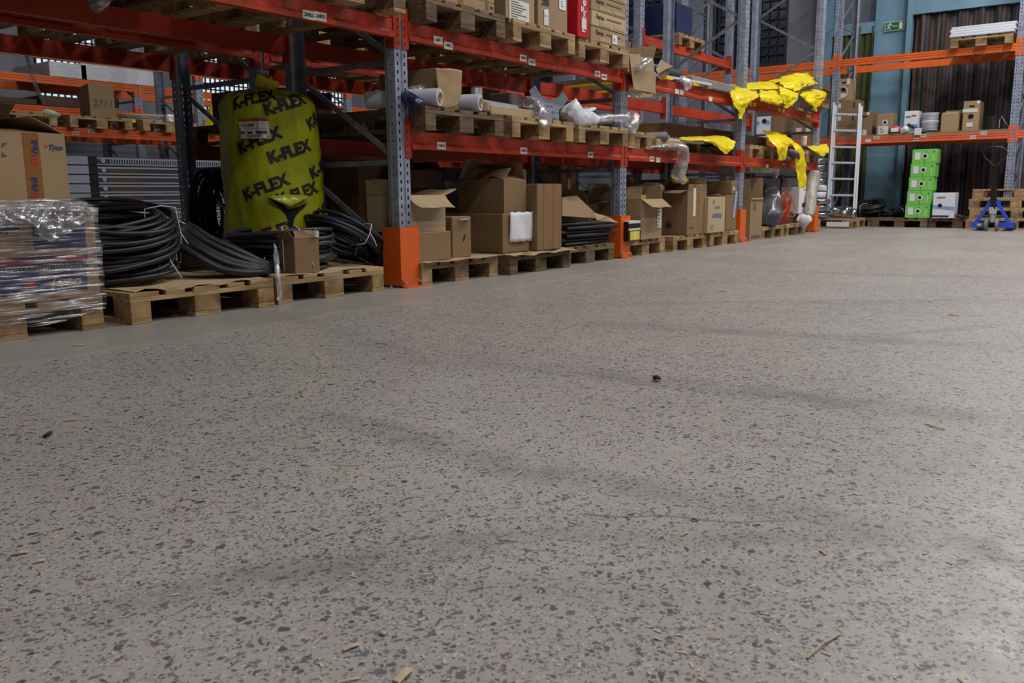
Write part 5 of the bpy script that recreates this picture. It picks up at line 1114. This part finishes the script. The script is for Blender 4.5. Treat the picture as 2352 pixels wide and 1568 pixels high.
# upper far pallet with white sheets
q = at(2250, 105, X=10.72); pp = pallet(10.6, (at(2187, 108, X=10.6).y+at(2320, 100, X=10.6).y)/2, 2.63, 'pallet high on the far rack under white profiles', -PI/2)
for k in range(4):
    o = MB().box(-.0, .95, -.42, .42, 0, .035).build('white_board', white_p, bevel=.006); o.location = (10.58+.01*k, pp.location.y+.0-.015*(k % 2), 2.63+PZ+.002+.037*k); tag(o, ['lowest', 'second', 'third', 'topmost'][k]+' white panel of the stack on the high far pallet', 'panel', 'white panels on the high far pallet')
# ladder
ld = thing('ladder', 'aluminium ladder leaning on the far rack', 'ladder', (0, 0, 0))
B0, B1 = at(1900, 500, X=10.25), at(1960, 497, X=10.25); Tp0, Tp1 = at(1916, 237, X=10.6), at(1975, 239, X=10.6); B0.z = B1.z = .15
for a, b, s in ((B0, Tp0, 1), (B1, Tp1, 1)):
    MB().bar(a, b, .03, .07).build('stile', alum, ld)
off = Vector((.05, -.02, 0))
for a, b in ((B0+off, Tp0+off), (B1+off, Tp1+off)): MB().bar(a, b+(b-a)*-.02, .025, .05).build('stile', alum, ld)
for v in (447.5, 410, 373, 336.5, 298, 260):
    f = (B0.z-at(1910, v, X=10.45).z)/(B0.z-Tp0.z); a = B0.lerp(Tp0, f); b = B1.lerp(Tp1, f); MB().bar(a+Vector((.02, 0, 0)), b+Vector((.02, 0, 0)), .035, .03).build('rung', white_p, ld)  # white colour stands in for light caught by the aluminium treads
for a in (B0, B1): MB().box(-.03, .03, -.03, .03, -.01, .03).build('foot', black, ld, loc=a)
# black wrapped reels stacked behind the ladder on the small pallet
for k in range(9):
    q = at(1888-(k % 2), 494-15.5*k, X=9.85); r_ = .17 if k < 3 else .12
    t = soft('wrapped_coil', [q+Vector((0, .05, -.045)), q+Vector((0, .05, -.03)), q+Vector((0, .05, .03)), q+Vector((0, .05, .045))], [r_*.8, r_, r_, r_*.8], film_k if k < 3 or k > 4 else wht_bag, None, 20, .014, 12)
    tag(t, 'film-wrapped coil number %s in the pile beyond the last post' % ['one at the bottom', 'two', 'three', 'four', 'five', 'six', 'seven', 'eight', 'nine at the top'][k] if False else ['bottom', 'second lowest', 'third lowest', 'fourth', 'middle', 'sixth', 'seventh', 'second highest', 'highest'][k]+' wrapped coil in the pile beyond the last post', 'coil', 'wrapped coils piled beyond the last post')
p1_ = pallet(10.0, .02, 0, 'light pallet with white sheet below, at the ladder foot', -PI/2+.0); p1_.rotation_euler = (0, 0, 0); p1_.location = (10.17, .42, 0)
tag(soft('wrapped_coil', [at(1903, 492, X=10.05), at(1925, 491, X=10.05), at(1950, 492, X=10.05), at(1965, 494, X=10.05)], [(.07, .09), (.09, .12), (.09, .12), (.07, .08)], film_k, None, 20, .02, 10), 'wide black film-wrapped coil on the pallet at the ladder foot', 'coil')
o = MB().box(0, .012, -.33, 0, 0, .07).build('white_board', paper); q = at(1898, 519, X=9.72); o.location = (9.72, q.y, .03); tag(o, 'white board leaning on the pallet at the ladder foot', 'board')
# far floor pallets
for y, s in ((-.32, 'far floor pallet under black cables, left'), (-.75-.4, 'x')):
    pass
pallet(10.72, .12, 0, 'far floor pallet at the left under the black cables', -PI/2, 1); pallet(10.55, -.69, 0, 'far floor pallet under the green cartons', -PI/2, 1); pallet(10.6, -1.5, 0, 'far floor pallet left of the pallet truck', -PI/2, 1)
for k, (u, v, R, s) in enumerate(((1998, 478, .22, 'tied black cable coil on the far floor pallet'), (1985, 498, .24, 'flat black cable coil lowest at the far left pallet'), (2040, 497, .2, 'loose black cable heap left of the green cartons'), (1975, 455, .25, 'black coil standing in the dark behind the ladder'))):
    q = at(u, v, X=10.8+.1*k); coil('cable_coil', s, (q.x+.1, q.y, PZ+(.14 if k == 0 else .0)), R, .014, 12, .08 if k != 3 else .12, .1, hose, (0, -.35 if k == 0 else (-.1 if k < 3 else -1.2), 0), ties=(2.6,), cat='cable coil')
tag(soft('black_bag', [at(2052, 490, X=10.9), at(2070, 480, X=10.95), at(2080, 490, X=10.9)], [(.05, .04), (.08, .07), (.04, .03)], navy, None, 14, .02), 'small dark bag with red detail left of the green cartons', 'bag')
# green cartons
z = PZ+.003
for k in range(5):
    y1 = -.79-.0+.012*(k-2)*-1+.0; hh = .207
    c = carton('green_carton', ['lowest', 'second lowest', 'middle', 'second highest', 'topmost'][k]+' bright green cable carton in the stack of five', 0, .345, 0, .3, 0, hh-.003, green, rz=-PI/2, loc=(10.55, y1-.02*k*0+(-.0 if k else 0), z), group='green cable cartons in a stack of five')
    z += hh; hole(c, .18, .105, .026); lb = patch(.075, .11, paper, c, 'f', (.075, -.004, .105)); MB().box(.01, .03, -.0, .002, -.05, -.035).build('printed_mark', ink, lb)
    MB().tube([(.185, -.003, .19), (.2, -.003, .165), (.21, -.003, .15)], .0022, 5).build('printed_line', ink, c); MB().tube([(.17, -.003, .06), (.175, -.003, .03), (.19, -.003, .005)], .0022, 5).build('printed_line', ink, c)
    MB().box(.295, .31, -.003, 0, .155, .175).build('printed_mark', ink, c); MB().box(.292, .298, -.003, 0, .03, .13).build('printed_mark', paper, c)
c = carton('white_carton', 'white cable carton with blue wave beside the green stack', 0, .3, 0, .3, 0, .38, paper, rz=-PI/2, loc=(10.52, -1.155, PZ+.003))
MB().box(0, .23, -.003, 0, .015, .045).build('blue_band', ink_b, c); hole(c, .1, .19, .03, False); MB().box(.05, .17, -.003, 0, .3, .32).build('printed_mark', ink_lb, c); MB().add([(0, -.003, .15), (.3, -.003, .12), (.3, -.003, .17), (0, -.003, .2)], [(0, 1, 2, 3)]).build('blue_wave', mat('sky_print', sl(120, 170, 215), .5), c)
tag(soft('cable_scrap', [at(2195, 494, X=10.6), at(2207, 497, X=10.6), at(2213, 500, X=10.55)], [(.03, .02), (.05, .03), (.02, .02)], hose2, None, 12, .015), 'dark cable scraps right of the white carton', 'cable')
# pallet stack behind the truck
for k in range(4):
    pp = pallet(0, 0, 0, ['bottom', 'second', 'third', 'topmost, upside-down'][k]+' pallet in the stack behind the pallet truck', 0, 0); zz_ = .144*k
    pp.location = (10.72+.02*k, -2.25-.03*(k % 2), zz_+(.144 if k == 3 else 0)); pp.rotation_euler = (PI if k == 3 else 0, 0, .02*k)
pk = pallet(0, 0, 0, 'pallet at the right edge behind the pallet truck', 0, 0); pk.location = (10.9, -3.5, 0); pk.rotation_euler = (0, 0, 0)
for k in range(2): pk2 = pallet(0, 0, 0, ['second pallet of the right edge stack', 'third pallet of the right edge stack'][k], 0, 0); pk2.location = (10.9, -3.5, .144*(k+1)); pk2.rotation_euler = (0, 0, .03*k)
# pallet truck
pj_ = thing('pallet_truck', 'blue hand pallet truck with black handle before the pallet stack', 'pallet truck', (9.8, -2.06, 0), -PI/2)
def J(u, v): q = at(u, v, X=9.8); return (-(q.y+2.06), 0, q.z)
for s in (-1, 1):
    MB().bar((s*.03, -.02, .42), (s*.24, 0, .1), .045, .05).build('frame_leg', blue_p, pj_)
    MB().box(min(s*.1, s*.3), max(s*.1, s*.3), -.03, .03, .045, .12).build('fork_head', blue_p, pj_)
    MB().box(min(s*.12, s*.28), max(s*.12, s*.28), .03, .84, .055, .1).build('fork', blue_p, pj_)
    MB().lathe([(.03, -.025), (.075, -.025), (.085, -.018), (.085, .018), (.075, .025), (.03, .025)], 24, Matrix.Translation((s*.075, -.06, .087)) @ Matrix.Rotation(PI/2, 4, 'Y')).build('wheel', rubber, pj_, smooth=False)
MB().box(-.09, .09, 0, .03, .36, .43).build('frame_top', blue_p, pj_); MB().box(-.2, .2, .0, .06, .2, .215).build('cross_plate', steel_d, pj_)
MB().lathe([(0, .12), (.045, .12), (.045, .3), (.03, .31), (.03, .36), (0, .36)], 16).box(-.05, .05, -.06, -.02, .24, .33).build('pump', alum, pj_)
hb_ = J(2285, 462); ht = J(2287, 380)
MB().bar((0, -.03, .3), (ht[0], -.12, ht[2]), .075, .05).build('shaft', black, pj_)
lp = [J(*q) for q in ((2287, 383), (2262, 362), (2256, 352), (2259, 343), (2268, 339), (2287, 338), (2306, 339), (2316, 344), (2319, 353), (2313, 363), (2290, 383))]
MB().tube([(a[0], -.13, a[2]) for a in lp], .012, 8, closed=True).build('handle_loop', black, pj_, smooth=True)
pj_.scale = (.88, 1, 1)
MB().box(.09-.3, .15-.3, -.034, -.03, .07, .1).build('label', yello, pj_)

# ------------------------------------------------------------------ litter on the floor
def straw(label, pts, r, name='straw', m=straw_m, flat=.4, cat='straw'):
    P = [at(u, v, Z=r*flat+.001)+Vector((0, 0, z)) for u, v, z in pts]
    o = MB().tube(P, (r, r*flat)if False else [(r, r*flat)]*len(P), 6).build(name, m); tag(o, label, cat)
straw('long straw lying near the lower right corner', ((1853, 1510, 0), (1890, 1482, .004), (1931, 1454, 0)), .0016)
for u0, v0, u1, v1, r, s in ((908, 1566, 940, 1535, .006, 'wood splinter at the bottom edge of the floor'), (788, 1492, 824, 1478, .0035, 'pale splinter left of the bottom edge splinter'), (778, 1566, 825, 1556, .0022, 'thin sliver at the very bottom edge'),
        (27, 1272, 64, 1266, .004, 'pale wood chip at the left edge of the floor'), (76, 1291, 104, 1285, .003, 'curled chip beside the pale left edge chip'), (765, 1066, 827, 1068, .0016, 'thin straw left of centre on the floor'),
        (850, 1180, 862, 1168, .0025, 'small pale fleck in the middle of the floor'), (1120, 1193, 1128, 1186, .003, 'tiny cream fleck mid floor'), (1883, 1262, 1897, 1273, .0025, 'small straw right of the fine wire'),
        (1143, 1238, 1190, 1241, .0018, 'straw below the fine wire, left'), (2125, 972, 2170, 985, .003, 'dark straw on the right side of the floor'), (2180, 722, 2202, 724, .006, 'far thin chip at right'), (145, 966, 185, 962, .0025, 'pale straw near the left edge, mid floor'),
        (1655, 667, 1674, 668, .006, 'far pale chip right of centre'), (716, 1210, 736, 1217, .002, 'fine straw left of middle'), (1625, 1463, 1655, 1464, .0016, 'reddish sliver near the bottom right'), (160, 793, 195, 791, .004, 'straw at the edge of the smooth strip, left'), (872, 1452, 886, 1455, .003, 'small cream chip near the bottom'),
        (395, 725, 412, 721, .006, 'splinters in front of the leftmost hose pallet'), (1730, 1204, 1746, 1201, .003, 'cream chip on the fine wire'), (1565, 1230, 1580, 1222, .0016, 'tiny sliver below the wire'), (1180, 1092, 1200, 1080, .0018, 'tiny straw above the fine wire')):
    straw(s, ((u0, v0, 0), ((u0+u1)/2+1, (v0+v1)/2+1, .002), (u1, v1, 0)), r, 'wood_chip' if r > .0021 else 'straw', cat='wood chip' if r > .0021 else 'straw')
wr_ = [(1343+460*i/16, 1178+22*(i/16)+4*math.sin(i*.7), 0) for i in range(17)]
straw('long fine grey wire on the middle of the floor', wr_, .0007, 'wire', alum, 1, 'wire')
tag(soft('dry_leaf', [at(1503, 869, Z=.006), at(1508, 866, Z=.012), at(1515, 869, Z=.006)], [(.006, .004), (.014, .008), (.005, .003)], brown_d, None, 8, .006, 90), 'small dark brown leaf scrap on the floor, right of centre', 'leaf')
tag(soft('dry_leaf', [at(100, 1000, Z=.004), at(112, 997, Z=.008), at(120, 992, Z=.012)], [(.004, .002), (.008, .004), (.003, .002)], brown_d, None, 8, .004, 90), 'small brown curled leaf at the left of the floor', 'leaf')
tmp_rng = random.Random(3)
mb = MB()
for k in range(260):
    u = tmp_rng.uniform(0, 2352); v = tmp_rng.uniform(600, 1568)
    if v < 830-.139*u*1.1: continue
    q = at(u, v, Z=.0); s_ = tmp_rng.uniform(.0012, .004)*(1 if v > 900 else 1.8); a = tmp_rng.uniform(0, PI)
    mb.box(-s_*1.6, s_*1.6, -s_*.5, s_*.5, 0.0002, s_*.4, Matrix.Translation(q) @ Matrix.Rotation(a, 4, 'Z'))
tag(mb.build('floor_crumbs', mat('crumb', sl(196, 182, 156), .8)), 'tiny pale crumbs scattered over the concrete floor', 'crumbs', kind='stuff')
for nme in ('small_carton',): pass
for o in list(bpy.data.objects):
    if o.type in {'LIGHT', 'CAMERA'}: continue
